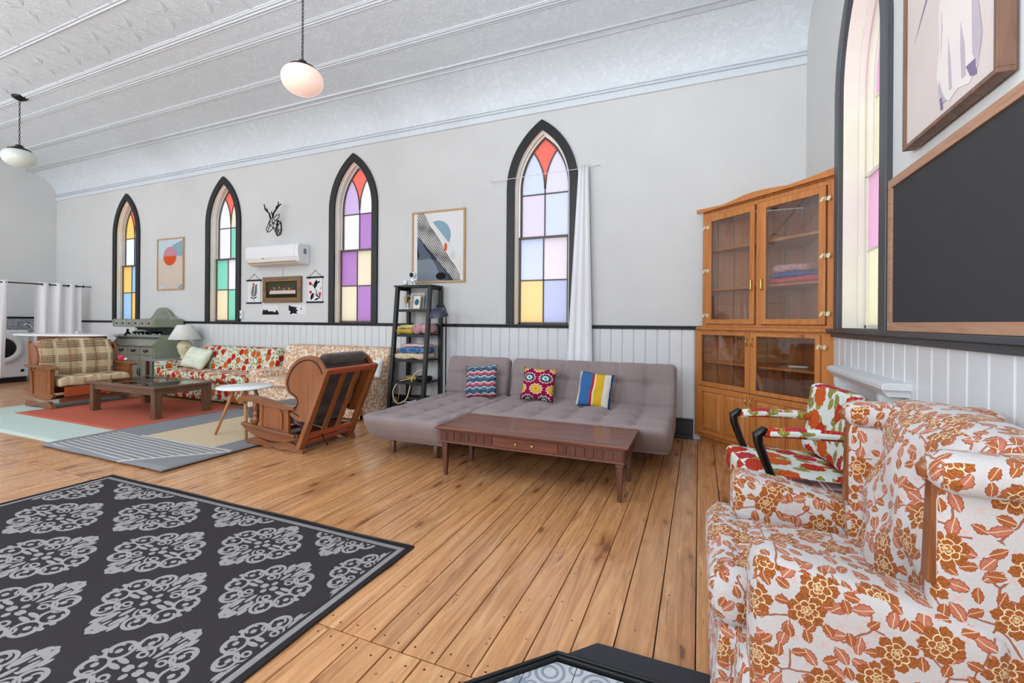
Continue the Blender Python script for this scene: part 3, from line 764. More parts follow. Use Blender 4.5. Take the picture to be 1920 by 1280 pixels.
for r in range(5):
    for c in range(22):
        loc = (XR-.25-P*(c+.5), 3.2-P*(r+.5), 4.37)
        if first: src.location = loc; first = False
        else: copy_at(src, ceiling, loc)
# mouldings
def mould(i, y, z, s=.03, dbl=True):
    b = MB()
    for dy in ((-.035, 0, .035) if dbl else (0,)):
        b.tube([(XL, y+dy, z-.004), (XR, y+dy, z-.004)], s*(.22 if dy else .36), 8)
    b.box(XL, XR, y-.055, y+.055, z-.003, z+.01)
    return struct(b.build('trim_%d' % i, 'tin_trim'))
mould(4, 3.21, 4.362); mould(5, 3.53, 4.347, .022); mould(6, 4.16, 4.319, .028)
b = MB(); b.tube([(XL, 4.64, 4.265), (XR, 4.64, 4.265)], .013, 8); b.tube([(XL, 4.72, 4.25), (XR, 4.72, 4.25)], .008, 8); struct(b.build('trim_7', 'tin_trim'))
b = MB(); b.tube([(XL, 5.10, 3.84), (XR, 5.10, 3.84)], .010, 8); b.tube([(XL, 5.095, 3.875), (XR, 5.098, 3.87)], .006, 8); b.box(XL, XR, 5.095, 5.125, 3.745, 3.80); struct(b.build('trim_8', 'tin_trim', bevel=.004))
b = MB(); b.tube([(XL, 3.21-P*2, 4.36), (XR, 3.21-P*2, 4.366)], .009, 8); b.tube([(XL, 3.21-P, 4.36), (XR, 3.21-P, 4.366)], .009, 8); struct(b.build('trim_9', 'tin_trim'))

# windows
def sweep_outline(b, outer, inner, h0, h1, mp):
    n = len(outer); vs = []
    for i in range(n): vs += [mp(*outer[i], h0), mp(*inner[i], h0), mp(*inner[i], h1), mp(*outer[i], h1)]
    fs = [(0, 1, 2, 3), tuple((n-1)*4+q for q in (3, 2, 1, 0))]
    for i in range(n-1):
        for q in range(4): fs.append((i*4+q, (i+1)*4+q, (i+1)*4+(q+1) % 4, i*4+(q+1) % 4))
    b.add(vs, fs)
def make_window(idx, cx, w, mp, cols, casing='black_trim', depth=.055, sillm='black_trim', sashm='sash_brown'):
    base = mp(cx, ZSILL, 0); root = empty_struct('window_%d' % idx, base)
    b = MB(); sweep_outline(b, lancet(cx, w, ZSILL-.01, ZS, RW, 14), lancet(cx, w-.10, ZSILL-.01, ZS, RW-.10, 14), -.032, .005, mp)
    b.build('casing', casing, root, bevel=.005)
    b = MB(); sweep_outline(b, lancet(cx, w-.085, ZSILL, ZS, RW-.085, 14), lancet(cx, w-.10, ZSILL, ZS, RW-.10, 14), 0.0, depth+.12, mp)
    sweep_outline(b, lancet(cx, w-.10, ZSILL, ZS, RW-.10, 14), lancet(cx, w-.125, ZSILL, ZS, RW-.125, 14), depth-.02, depth+.015, mp)
    b.build('jamb', 'cream_jamb', root)
    b = MB(); b.prism([(cx-w+.05, ZSILL-.02), (cx+w-.05, ZSILL-.02), (cx+w-.05, ZSILL+.004), (cx-w+.05, ZSILL+.004)], -.03, depth+.1, mp)
    b.build('sill', sillm, root, bevel=.003)
    a = w-.125; R = RW-.125; zm = 2.26; z1 = 1.735; z2 = 2.80; d1 = depth+.02; d2 = depth+.06
    fr = .028
    # lower sash
    sash = MB()
    for pl in ([(cx-a+fr/2, ZSILL), (cx-a+fr/2, zm)], [(cx+a-fr/2, ZSILL), (cx+a-fr/2, zm)], [(cx-a, ZSILL+fr/2), (cx+a, ZSILL+fr/2)], [(cx-a, zm), (cx+a, zm)]): sash.strip(pl, fr, d1, d1+.03, mp)
    s1 = sash.build('lower_sash', sashm, root, bevel=.002)
    b = MB(); b.strip([(cx, ZSILL), (cx, zm)], .014, d1+.004, d1+.022, mp); b.strip([(cx-a, z1), (cx+a, z1)], .014, d1+.004, d1+.022, mp); b.build('glazing_bar', sashm, s1)
    def pn(pts, m, par, dd):
        q = MB(); q.prism(pts, dd, dd+.004, mp); q.build('pane', m, par)
    rect = lambda xa, xb, za, zb: [(xa, za), (xb, za), (xb, zb), (xa, zb)]
    pn(rect(cx-a, cx, ZSILL+.01, z1), cols[6], s1, d1+.013); pn(rect(cx, cx+a, ZSILL+.01, z1), cols[7], s1, d1+.013)
    pn(rect(cx-a, cx, z1, zm), cols[4], s1, d1+.013); pn(rect(cx, cx+a, z1, zm), cols[5], s1, d1+.013)
    # upper sash with two small lancets and a diamond head
    ou = lancet(cx, a, zm, ZS, R, 14)
    sash = MB(); sweep_outline(sash, ou, lancet(cx, a-fr, zm, ZS, R-fr, 14), d2, d2+.03, mp); sash.strip([(cx-a, zm), (cx+a, zm)], fr, d2, d2+.03, mp)
    s2 = sash.build('upper_sash', sashm, root, bevel=.002)
    ai = a-fr*.5; Ri = R-fr*.5
    def arcpts(c, sgn, x_from, x_to, n=9):       # arc of radius Ri centred (c, ZS)
        out = []
        for i in range(n+1):
            xx = x_from+(x_to-x_from)*i/n; dz = max(Ri*Ri-(xx-c)**2, 0); out.append((xx, ZS+math.sqrt(dz)))
        return out
    Lo = arcpts(cx-ai+Ri, 1, cx-ai, cx-ai/2); Li = arcpts(cx-Ri, 1, cx-ai/2, cx)
    Ro = [(2*cx-x, z) for x, z in Lo]; Rin = [(2*cx-x, z) for x, z in Li]
    top = arcpts(cx-ai+Ri, 1, cx-ai/2, cx)
    Topr = [(2*cx-x, z) for x, z in top]
    b = MB(); b.strip([(cx, zm), (cx, ZS)], .014, d2+.004, d2+.022, mp); b.strip([(cx-a, z2), (cx+a, z2)], .014, d2+.004, d2+.022, mp)
    b.strip(Li, .016, d2+.004, d2+.022, mp); b.strip(Rin, .016, d2+.004, d2+.022, mp); b.build('glazing_bar', sashm, s2)
    pn([(cx-ai, z2)]+Lo+Li[1:]+[(cx, z2)], cols[1], s2, d2+.013)
    pn([(cx+ai, z2)]+Ro+Rin[1:]+[(cx, z2)], cols[2], s2, d2+.013)
    dia = list(reversed(Li))+top[1:]+list(reversed(Topr))[1:]+Rin[1:-1]
    pn(dia, cols[0], s2, d2+.013)
    pn(rect(cx-ai, cx, zm, z2), cols[3], s2, d2+.013); pn(rect(cx, cx+ai, zm, z2), cols[8], s2, d2+.013)
    return root
# colours: head, left lancet, right lancet, upper left, lower sash top L, top R, bottom L, bottom R, upper right
make_window(1, *WIN[3], YBm, ['p_red', 'p_amber', 'p_amber', 'p_white', 'p_amber', 'p_sky', 'p_sky', 'p_amber', 'p_blue'])
make_window(2, *WIN[2], YBm, ['p_red', 'p_white', 'p_cream', 'p_whitepink', 'p_green', 'p_whitepink', 'p_tan', 'p_green', 'p_green'])
make_window(3, *WIN[1], YBm, ['p_red', 'p_palepurple', 'p_whitepink', 'p_whitepink', 'p_purple', 'p_cream', 'p_cream', 'p_purple', 'p_purple'])
make_window(4, *WIN[0], YBm, ['p_red', 'p_bluewhite', 'p_lav', 'p_lilac', 'p_bluewhite', 'p_pink', 'p_orange', 'p_peri', 'p_bluewhite'])
make_window(5, *RWIN, XRm, ['p_rose', 'p_rose', 'p_rose', 'p_yellow', 'p_rose', 'p_rose', 'p_yellow', 'p_yellow', 'p_yellow'], casing='grey_trim', depth=.105, sillm='grey_trim', sashm='cream_jamb')
# picture cord with curtain hangs at window 4, see below
# ------------------------------------------------------------------ rugs
def rug(name, label, m, x0, x1, y0, y1, z0, z1, hem=None, wav=.004):
    t = thing(name, label, 'rug', (x0, y0, 0)); b = MB()
    nx, ny = 24, 24
    def fn(u, v):
        x = x0+(x1-x0)*u; y = y0+(y1-y0)*v
        e = wav*math.sin(u*17+v*9)
        return Vector((x+(e if u in (0, 1) else 0), y+(e if v in (0, 1) else 0), z1+.0012*math.sin(u*23)*math.sin(v*19)))
    b.grid(fn, nx, ny); n0 = len(b.v)
    ed = [i for i in range(nx+1)]+[(j*(nx+1)+nx) for j in range(1, ny+1)]+[ny*(nx+1)+i for i in range(nx-1, -1, -1)]+[j*(nx+1) for j in range(ny-1, 0, -1)]
    low = [Vector((b.v[i].x, b.v[i].y, z0)) for i in ed]; b.v += low
    for q in range(len(ed)): q2 = (q+1) % len(ed); b.f.append([ed[q], ed[q2], n0+q2, n0+q]); b.sm.append(False)
    b.build('pile', m, t)
    if hem:
        h = MB(); pts = [(b.v[i].x, b.v[i].y, z1) for i in ed]; h.tube(pts, .005, 6, closed=True); h.build('hem', hem, t)
    return t
rug('damask_rug', 'large charcoal rug with pale grey scrollwork medallions and grey border', 'damask_rug', -4.20, -1.41, .07, 2.02, 0, .008, 'dark_rubber')
rug('mint_rug', 'pale mint green rug lying under the coral rug by the plaid rocking loveseat', 'mint_rug', -8.75, -5.75, 2.32, 4.28, 0, .007)
rug('coral_rug', 'plain coral red rug under the glass-topped coffee table', 'coral_rug', -8.07, -5.40, 2.84, 4.27, .007, .014)
rug('striped_rug', 'grey rug with white stripes and a sand-coloured centre under the round white table', 'grey_patterned_rug', -5.80, -3.92, 2.21, 4.20, .014, .024)

# ------------------------------------------------------------------ hearth pad in the foreground
t = thing('hearth_pad', 'black-edged hearth pad with patterned grey tiles at the bottom edge of the view', 'hearth', (-.3, 1.3, 0))
b = MB(); b.prism([(-1.05, .86), (-.47, 1.54), (-.34, 1.655), (.10, 1.655), (.10, .3), (-1.05, .3)], .0, .022, lambda a, b_, h: (a, b_, h)); b.build('base', 'hearth_black', t)
b = MB(); b.prism([(-.45, 1.535), (-.34, 1.655), (.10, 1.655), (.10, 1.535)], .022, .036, lambda a, b_, h: (a, b_, h)); b.build('border_board', 'hearth_black', t, bevel=.003)
b = MB()
for pl in ([(-1.05, .90), (-.455, 1.535), (.10, 1.535)],):
    b.strip(pl, .03, .022, .045, lambda a, b_, h: (a, b_, h)); b.strip(pl, .012, .045, .052, lambda a, b_, h: (a, b_, h))
b.build('edge_moulding', 'black_paint', t, bevel=.004)
def clip(poly, a, b_, c):       # keep a*x+b*y<=c
    out = []
    for i in range(len(poly)):
        p, q = poly[i], poly[(i+1) % len(poly)]; fp = a*p[0]+b_*p[1]-c; fq = a*q[0]+b_*q[1]-c
        if fp <= 0: out.append(p)
        if fp*fq < 0: s_ = fp/(fp-fq); out.append((p[0]+(q[0]-p[0])*s_, p[1]+(q[1]-p[1])*s_))
    return out
for i in range(8):
    for j in range(7):
        x0 = .10-.16*(i+1); y0 = 1.515-.16*(j+1); g = .0015
        pl = clip([(x0+g, y0+g), (x0+.16-g, y0+g), (x0+.16-g, y0+.16-g), (x0+g, y0+.16-g)], -.728, .685, -.728*(-.455)+.685*1.51)
        if len(pl) > 2:
            q = MB(); q.prism(pl, .022, .030, lambda a, b_, h: (a, b_, h)); q.build('tile', 'patterned_tile', t)

# ------------------------------------------------------------------ corner cabinet
CM = Vector((.952, 4.10, 0)); r2 = 2**-.5
def cm(s_, n_, z): return (CM.x-s_*r2-n_*r2, CM.y+s_*r2-n_*r2, z)     # s to the left along the face, n into the room
cab = thing('corner_cabinet', 'tall honey pine corner cabinet with glazed doors and panelled base', 'cabinet', cm(.7, 0, 0))
def cbox(b, s0, s1, n0, n1, z0, z1): 
    st = len(b.v); b.box(s0, s1, n0, n1, z0, z1); b.mp(cm, st)
corner = (1.4142*.5+.0, -.70)
b = MB(); cbox(b, .0, .098, -.03, 0, .06, 1.15); cbox(b, 1.345, 1.40, -.03, 0, .06, 1.15); cbox(b, .06, 1.345, -.03, 0, .06, .105); cbox(b, .06, 1.345, -.03, 0, 1.13, 1.155)
b.prism([(.02, -.02), (1.38, -.02), (.71, -.68)], .06, .09, lambda a, n_, z: cm(a, n_, z)); cbox(b, .02, 1.36, -.06, -.04, 0, .06)
b.prism([(.02, -.02), (1.38, -.02), (.71, -.68)], .82, .838, lambda a, n_, z: cm(a, n_, z))
b.build('lower_body', 'pine_cabinet', cab, bevel=.003)
b = MB(); b.prism([(-.0, .0), (1.36, 0.0), (1.34, .03), (.0, .03)], 1.155, 1.185, lambda a, n_, z: cm(a, n_, z)); b.prism([(.0, 0), (1.39, 0), (.71, -.68)], 1.155, 1.185, lambda a, n_, z: cm(a, n_, z)); b.build('ledge', 'pine_cabinet_x', cab, bevel=.004)
b = MB(); cbox(b, .0, .055, -.03, 0, 1.185, 2.35); cbox(b, 1.245, 1.30, -.03, 0, 1.185, 2.35); cbox(b, .055, 1.245, -.03, 0, 2.30, 2.35); cbox(b, .62, .68, -.03, -.002, 1.185, 2.30); cbox(b, .055, 1.245, -.03, 0, 1.185, 1.21)
cbox(b, .0, 1.30, -.02, 0, 2.33, 2.36)
b.build('upper_body', 'pine_cabinet', cab, bevel=.003)
arch = [(-.03, 2.352), (1.35, 2.352), (1.36, 2.395), (1.20, 2.385), (1.02, 2.375), (.90, 2.39), (.80, 2.405), (.70, 2.41), (.60, 2.407), (.48, 2.395), (.36, 2.38), (.2, 2.388), (-.03, 2.412)]
b = MB(); b.prism(arch, .01, .035, lambda a, z, n_: cm(a, n_, z)); b.prism([(.0, -.02), (1.30, -.02), (.68, -.65)], 2.34, 2.36, lambda a, n_, z: cm(a, n_, z)); b.build('crown', 'pine_cabinet_x', cab, bevel=.004)
# plank back, two sides of the corner
def bk(n_planks, p0, p1, z0, z1):
    p0 = Vector(p0); p1 = Vector(p1)
    for i in range(n_planks):
        a = p0.lerp(p1, (i+.02)/n_planks); c = p0.lerp(p1, (i+.98)/n_planks); q = MB(); d = (c-a).normalized(); nn = Vector((-d.y, d.x, 0))
        q.prism([(a.x, a.y), (c.x, c.y), (c.x+nn.x*.012, c.y+nn.y*.012), (a.x+nn.x*.012, a.y+nn.y*.012)], z0, z1, lambda x, y, z: (x, y, z)); q.build('back_plank', 'pine_cabinet', cab)
for z0, z1 in ((.09, 1.15), (1.19, 2.34)):
    bk(6, (.93, 4.16), (.93, 5.08), z0, z1); bk(6, (.92, 5.095), (.03, 5.095), z0, z1)
b = MB()
for z in (1.56, 1.955): b.prism([(.03, -.035), (1.27, -.035), (.66, -.64)], z-.011, z+.009, lambda a, n_, zz: cm(a, n_, zz))
b.build('shelf', 'pine_cabinet_x', cab)
def cdoor(s0, s1, z0, z1, g, panels=None, hs=None, hz=None, hm='brass', hk='bar', hinge=None, hingez=(), gz=None):
    b = MB(); fs = .018
    gz = gz or (z0+.05, z1-.055)
    cbox(b, s0, g[0], .002, .002+fs, z0, z1); cbox(b, g[1], s1, .002, .002+fs, z0, z1); cbox(b, g[0], g[1], .002, .002+fs, z0, gz[0]); cbox(b, g[0], g[1], .002, .002+fs, gz[1], z1)
    d = b.build('door', 'pine_cabinet', cab, bevel=.003)
    if panels:
        for a, c in panels:
            q = MB(); cbox(q, a, c, .001, .005, gz[0], gz[1])
            st = len(q.v); h0 = .004; h1 = .017; e = .032
            vs = [cm(a+.006, h0, gz[0]+.006), cm(c-.006, h0, gz[0]+.006), cm(c-.006, h0, gz[1]-.006), cm(a+.006, h0, gz[1]-.006), cm(a+e, h1, gz[0]+e), cm(c-e, h1, gz[0]+e), cm(c-e, h1, gz[1]-e), cm(a+e, h1, gz[1]-e)]
            q.add(vs, [(0, 1, 5, 4), (1, 2, 6, 5), (2, 3, 7, 6), (3, 0, 4, 7), (4, 5, 6, 7)]); q.build('panel', 'pine_cabinet', d)
        if len(panels) > 1:
            q = MB(); cbox(q, panels[0][1], panels[1][0], .002, .02, gz[0], gz[1]); q.build('mullion', 'pine_cabinet', d, bevel=.003)
    else:
        q = MB(); cbox(q, g[0], g[1], .008, .011, gz[0], gz[1]); q.build('glass_pane', 'clear_glass', d)
    if hs is not None:
        q = MB()
        if hk == 'bar':
            q.tube([cm(hs, .02+.028*math.sin(pi*i/8), hz[0]+(hz[1]-hz[0])*i/8) for i in range(9)], .005, 8)
        else:
            q.lathe([(.004, 0), (.012, .012), (.006, .03), (.011, .05), (.006, .07), (.012, .09), (.004, .10)], cm(hs, .035, hz[0]), 8); q.lathe([(.012, 0), (.012, .012)], cm(hs, .03, hz[0]), 8)
        q.build('handle', hm, d)
    for z in hingez:
        q = MB()
        for ds in (-.028, .022):
            q.prism([(hinge+ds+.018*math.cos(2*pi*k_/5+.6*(1 if ds > 0 else 5)), z+.022*math.sin(2*pi*k_/5)) for k_ in range(5)], .02, .025, lambda a, zz, n_: cm(a, n_, zz))
        q.tube([cm(hinge-.003, .024, z-.018), cm(hinge-.003, .024, z+.018)], .005, 6); q.build('hinge', 'ivory_hinge', d)
cdoor(.685, 1.24, 1.215, 2.295, (.73, 1.175), hs=.705, hz=(1.52, 1.62), hm='brass', hk='knob', hinge=1.24, hingez=(1.30, 1.75, 2.19), gz=(1.26, 2.24))
cdoor(.06, .625, 1.215, 2.295, (.11, .57), hs=.60, hz=(1.52, 1.62), hk='knob', hinge=.06, hingez=(1.30, 1.75, 2.19), gz=(1.26, 2.24))
cdoor(.722, 1.345, .585, 1.135, (.775, 1.29), hs=.745, hz=(1.01, 1.09), gz=(.63, 1.105))
cdoor(.095, .718, .585, 1.135, (.135, .66), hs=.69, hz=(1.01, 1.09), hinge=.085, hingez=(1.04,), gz=(.62, 1.105))
cdoor(.722, 1.345, .10, .578, (.775, 1.29), panels=[(.775, 1.005), (1.05, 1.29)], hs=.745, hz=(.47, .545), gz=(.13, .53))
cdoor(.095, .718, .10, .578, (.135, .665), panels=[(.135, .38), (.425, .665)], hs=.695, hz=(.47, .545), gz=(.13, .53))
# contents
def fold(name, label, m, c, sx, sy, sz, ang=0, n=(8, 6, 3), grp=None, cat='blanket', wob=.006, seed=0):
    b = MB(); rr = random.Random(seed+int(abs(c[0])*1000))
    def fn(p, t): return p+Vector((mnoise.noise(p*14+Vector((seed, 0, 0))), mnoise.noise(p*14+Vector((0, seed, 5))), mnoise.noise(p*11+Vector((2, 2, seed)))))*wob*2
    M = Matrix.Translation(Vector(c)) @ Matrix.Rotation(ang, 4, 'Z')
    b.cushion(-sx/2, sx/2, -sy/2, sy/2, 0, sz, min(sz/2, .03), n, fn, M=M)
    o = b.build(name, m, origin=c); tag(o, label, cat, grp); return o
A45 = -pi/4
fold('folded_quilt', 'red patterned quilt folded at the bottom of the cabinet stack', 'red_quilt', cm(.38, -.17, 1.572), .44, .26, .05, A45, cat='quilt', seed=1)
fold('folded_quilt', 'blue and white quilt folded in the middle of the cabinet stack', 'blue_quilt', cm(.41, -.17, 1.622), .38, .25, .04, A45, cat='quilt', seed=2)
fold('folded_quilt', 'pink and red quilt topmost on the cabinet stack', 'pink_fleece', cm(.42, -.17, 1.664), .32, .24, .07, A45, cat='quilt', seed=3)
def cup(c, label, m, r=.03, h=.08, name='glass_tumbler', cat='glass'):
    b = MB(); b.lathe([(r*.8, 0), (r, h), (r*.93, h), (r*.74, .004), (0, .004)], c, 16); o = b.build(name, m, origin=c); tag(o, label, cat); return o
b = MB(); c0 = cm(.76, -.2, 1.215)
b.lathe([(.022, 0), (.024, .03), (.02, .07), (.010, .09), (.010, .115), (0, .115)], c0, 12); o = b.build('small_bottle', 'white_gloss', origin=c0); tag(o, 'small white bottle standing on the cabinet floor behind the left glass door', 'bottle')
b = MB(); c0 = cm(.42, -.2, .838); b.cushion(c0[0]-.07, c0[0]+.07, c0[1]-.05, c0[1]+.05, .84, .86, .008, (4, 4, 2)); o = b.build('paper_pad', 'paper_white', origin=(c0[0], c0[1], .84)); tag(o, 'flat white pad on the middle shelf behind the lower right glass door', 'paper')

# ------------------------------------------------------------------ grey tufted futon
def creases(us, vs, w=.038, dl=.030, dt=.036, tw=.06):
    def f(x, y):
        dx = min([abs(x-q) for q in us]) if us else 9; dy = min([abs(y-q) for q in vs]) if vs else 9
        d = dl*math.exp(-dx/w)+dl*math.exp(-dy/w)
        d += dt*math.exp(-((dx*dx+dy*dy)/(tw*tw)))
        return d
    return f
fut = thing('futon_sofa', 'grey-brown button-tufted futon sofa with matching chaise section on the left', 'sofa', (-1.2, 4.2, 0))
def seatcush(x0, x1, y0, y1, z0, z1, us, vs, under=.25, nn=(40, 30, 6)):
    cx, cy = (x0+x1)/2, (y0+y1)/2; cr = creases(us, vs); hz = (z1-z0)/2
    def fn(p, t):
        if t[2] > .2:
            e = max(0, 1-abs(t[0])**8)*max(0, 1-abs(t[1])**8)
            p = p+Vector((0, 0, -cr(p.x+cx, p.y+cy)*e))
        fr = (1-t[2])/2
        if t[1] < 0: p = p+Vector((0, under*fr**1.6*(-t[1])**2, 0))           # underside slopes back
        return p
    b = MB(); b.cushion(x0, x1, y0, y1, z0, z1, .06, nn, fn); return b
seatcush(-1.93, -.20, 3.60, 4.68, .15, .415, [-1.64, -1.35, -1.06, -.77, -.48], [3.86, 4.13, 4.40], .22, (110, 60, 6)).build('seat', 'futon_fabric', fut)
seatcush(-2.76, -1.95, 3.13, 4.68, .15, .40, [-2.62, -2.355, -2.08], [3.42, 3.70, 3.98, 4.26, 4.5], .14, (52, 90, 6)).build('chaise_seat', 'futon_fabric', fut)
def backcush(x0, x1, us, nn):
    cr = creases(us, [.24], .028, .026, .03, .05)
    def fn(p, t):
        if t[1] < -.2: p = p+Vector((0, cr(p.x+(x0+x1)/2, p.z+.23)*(1-abs(t[0])**8), 0))
        return p
    b = MB(); b.cushion(x0, x1, -.07, .07, 0, .46, .055, nn, fn)
    b.xf(Matrix.Translation(Vector((0, 4.66, .36))) @ Matrix.Rotation(-.30, 4, 'X')); return b
backcush(-1.96, -.20, [-1.64, -1.35, -1.06, -.77, -.48], (110, 4, 30)).build('backrest', 'futon_fabric', fut)
backcush(-2.80, -2.0, [-2.53, -2.27], (52, 4, 30)).build('chaise_backrest', 'futon_fabric', fut)
for x, y, m_ in ((-2.62, 3.43, 0), (-2.16, 3.44, 0), (-2.62, 4.5, 0), (-.42, 4.18, 1), (-1.7, 4.18, 1), (-.42, 4.6, 1), (-1.7, 4.6, 1)):
    b = MB(); b.lathe([(.018, 0), (.024, .012), (.027, .17)], (x, y, 0), 14); b.build('leg', 'walnut_z' if not m_ else 'mahogany_y', fut)
b = MB(); b.box(-1.85, -.28, 4.15, 4.70, .15, .18); b.build('base_frame', 'black_paint', fut)

# scatter cushions
def pillow(name, label, m, c, w, h, th, ang_z=0, tilt=.35, rollz=0, uvr=None, grp=None, horns=.02, n=14, wob=0.0):
    b = MB()
    vs = []; fs = []
    for sgn in (1, -1):
        o = len(vs)
        for j in range(n+1):
            for i in range(n+1):
                u = -1+2*i/n; v = -1+2*j/n
                e = ((1-abs(u)**2.4)*(1-abs(v)**2.4))
                pin = 1-.07*(1-abs(u)**2)*abs(v)**3; pin2 = 1-.07*(1-abs(v)**2)*abs(u)**3
                p = Vector((u*w/2*pin2, -sgn*th/2*max(e, 0)**.55, v*h/2*pin))
                if wob: p += Vector((0, 1, 0))*mnoise.noise(Vector((u*3, v*3, sgn*2+w*9)))*wob*e
                vs.append(p)
        for j in range(n):
            for i in range(n):
                q = (o+j*(n+1)+i, o+j*(n+1)+i+1, o+(j+1)*(n+1)+i+1, o+(j+1)*(n+1)+i); fs.append(q if sgn > 0 else q[::-1])
    b.add(vs, fs, True)
    me_uv = [(v.x, v.z) for v in b.v]
    M = Matrix.Translation(Vector(c)) @ Matrix.Rotation(ang_z, 4, 'Z') @ Matrix.Rotation(-tilt, 4, 'X') @ Matrix.Rotation(rollz, 4, 'Y')
    lut = {}
    b.xf(M); Mi = M.inverted()
    o = b.build(name, m, origin=c, uv=lambda x, y, z: tuple((Mi @ Vector((x, y, z))).xz))
    bm = bmesh.new(); bm.from_mesh(o.data); bmesh.ops.remove_doubles(bm, verts=bm.verts, dist=.0005); bmesh.ops.recalc_face_normals(bm, faces=bm.faces[:]); bm.to_mesh(o.data); bm.free()
    tag(o, label, 'cushion', grp); return o
pillow('knitted_cushion', 'square knitted cushion striped teal, pink and white on the chaise', 'chevron_knit', (-2.25, 4.50, .555), .39, .36, .13, .0, .30, -.10)
pillow('knitted_cushion', 'magenta cushion with yellow and white starburst pattern on the grey futon', 'ikat_knit', (-1.56, 4.47, .565), .37, .35, .13, 0, .32, .03)
pillow('linen_cushion', 'cushion striped blue, mustard and cream leaning on the grey futon', 'striped_linen', (-.95, 4.42, .55), .34, .36, .11, .15, .33, .12, wob=.02)

# ------------------------------------------------------------------ long low coffee table
ct = thing('coffee_table', 'long low reddish-brown wooden coffee table with panelled apron in front of futon', 'coffee table', (-1.18, 3.32, 0))
x0, x1, y0, y1 = -1.92, -.425, 3.03, 3.60
b = MB(); b.box(x0, x1, y0, y1, .375, .392); b.build('tabletop', 'table_wood_x', ct, bevel=.005)
b = MB()
for q in ((x0+.045, x1-.045, y0+.045, y1-.045),): 
    b.strip([(q[0], q[2]), (q[1], q[2]), (q[1], q[3]), (q[0], q[3]), (q[0], q[2])], .006, .392, .3928, lambda a, c, h: (a, c, h))
b.build('inlay_line', 'table_wood_z', ct)
b = MB(); b.box(x0+.035, x1-.035, y0+.035, y1-.035, .275, .362); b.build('apron', 'table_wood_x', ct)
b = MB(); b.box(x0+.02, x1-.02, y0+.02, y1-.02, .360, .375); b.box(x0+.025, x1-.025, y0+.025, y1-.025, .266, .278); b.build('apron_moulding', 'table_wood_x', ct, bevel=.004)
xa = x0+.035; seg = (1.425)/22
for side, ys in ((0, y0+.035), (1, y1-.035)):
    sg = -1 if side == 0 else 1
    for i in range(22):
        if side == 0 and 7 <= i <= 14: continue
        q = MB(); q.box(xa+seg*i+.006, xa+seg*(i+1)-.006, min(ys, ys+sg*.008), max(ys, ys+sg*.008), .288, .352); q.build('apron_block', 'table_wood_z', ct, bevel=.003)
for xs, sg in ((x0+.035, -1), (x1-.035, 1)):
    for i in range(7):
        q = MB(); w7 = .50/7; q.box(min(xs, xs+sg*.008), max(xs, xs+sg*.008), y0+.035+w7*i+.006, y0+.035+w7*(i+1)-.006, .288, .352); q.build('apron_block', 'table_wood_z', ct, bevel=.003)
b = MB(); b.box(xa+seg*7+.006, xa+seg*15-.006, y0+.026, y0+.035, .286, .354); dr = b.build('drawer', 'table_wood_x', ct, bevel=.003)
for dx in (3.0, 5.0):
    q = MB(); q.lathe([(.004, 0), (.006, .006), (.012, .012), (.012, .018), (0, .021)], (0, 0, 0), 10, M=Matrix.Rotation(pi/2, 4, 'X')); q.xf(Matrix.Translation(Vector((xa+seg*(7+dx), y0+.026, .318)))); q.build('knob', 'brass', dr)
for x in (x0+.065, x1-.065):
    for y in (y0+.065, y1-.065):
        b = MB(); b.bar((x, y, .268), (x, y, .235), .052, .052, (1, 0, 0)); b.bar((x, y, .237), (x, y, .228), .038, .038, (1, 0, 0)); b.bar((x, y, .229), (x, y, 0), .046, .046, (1, 0, 0), .026, .026); b.build('leg', 'table_wood_z', ct, bevel=.003)

# ------------------------------------------------------------------ big floral armchair, right foreground
ac = thing('armchair', 'large wingback armchair in white and rust floral fabric in right foreground', 'armchair', (.35, 1.7, 0))
M_ = 'rust_floral'
YN, YFr = 1.27, 2.10         # near and far sides
b = MB(); b.cushion(.10, .70, YN+.03, YFr-.03, .05, .34, .03, (12, 14, 5)); b.cushion(.06, .20, YN+.17, YFr-.12, .02, .34, .02, (4, 14, 6), lambda p, t: p+Vector((-.02*(1-t[2])/2+.004*math.sin(t[1]*14), 0, 0))); b.build('base', M_, ac)
# skirt panels with a kick pleat
def skirt(pts, z0, z1, amp=.006, n=40):
    b = MB(); P2 = [Vector(p) for p in pts]; lens = [0]
    for i in range(len(P2)-1): lens.append(lens[-1]+(P2[i+1]-P2[i]).length)
    def at(s_):
        d = s_*lens[-1]
        for i in range(len(P2)-1):
            if d <= lens[i+1] or i == len(P2)-2:
                t_ = (d-lens[i])/(lens[i+1]-lens[i]); tt = (P2[i+1]-P2[i]).normalized(); return P2[i].lerp(P2[i+1], min(t_, 1)), Vector((tt.y, -tt.x))
    def fn(u, v):
        p, nn = at(u); o = (.004+.026*(1-v))*1.0+amp*math.sin(u*40)*(1-v)
        return Vector((p.x+nn.x*o, p.y+nn.y*o, z0+(z1-z0)*v))
    b.grid(fn, n, 4); return b
skirt([(.085, YFr-.02), (.085, YN+.17)], .015, .21).build('front_skirt', M_, ac)
skirt([(.14, YN+.03), (.66, YN+.03)], .015, .20).build('side_skirt', M_, ac)
skirt([(.70, YFr-.01), (.12, YFr-.01)], .015, .20).build('side_skirt', M_, ac)
def seatfn(p, t): return p+Vector((0, 0, .015*(1-t[0]**2)*(1-t[1]**2)+(.012*math.sin(t[1]*5) if t[0] < -.6 else 0)))
b = MB(); b.cushion(.035, .56, YN+.175, YFr-.165, .33, .485, .06, (18, 18, 6), seatfn); b.cushion(.03, .16, YN+.165, YFr-.02, .33, .48, .05, (6, 18, 6), seatfn); b.build('seat_cushion', M_, ac)
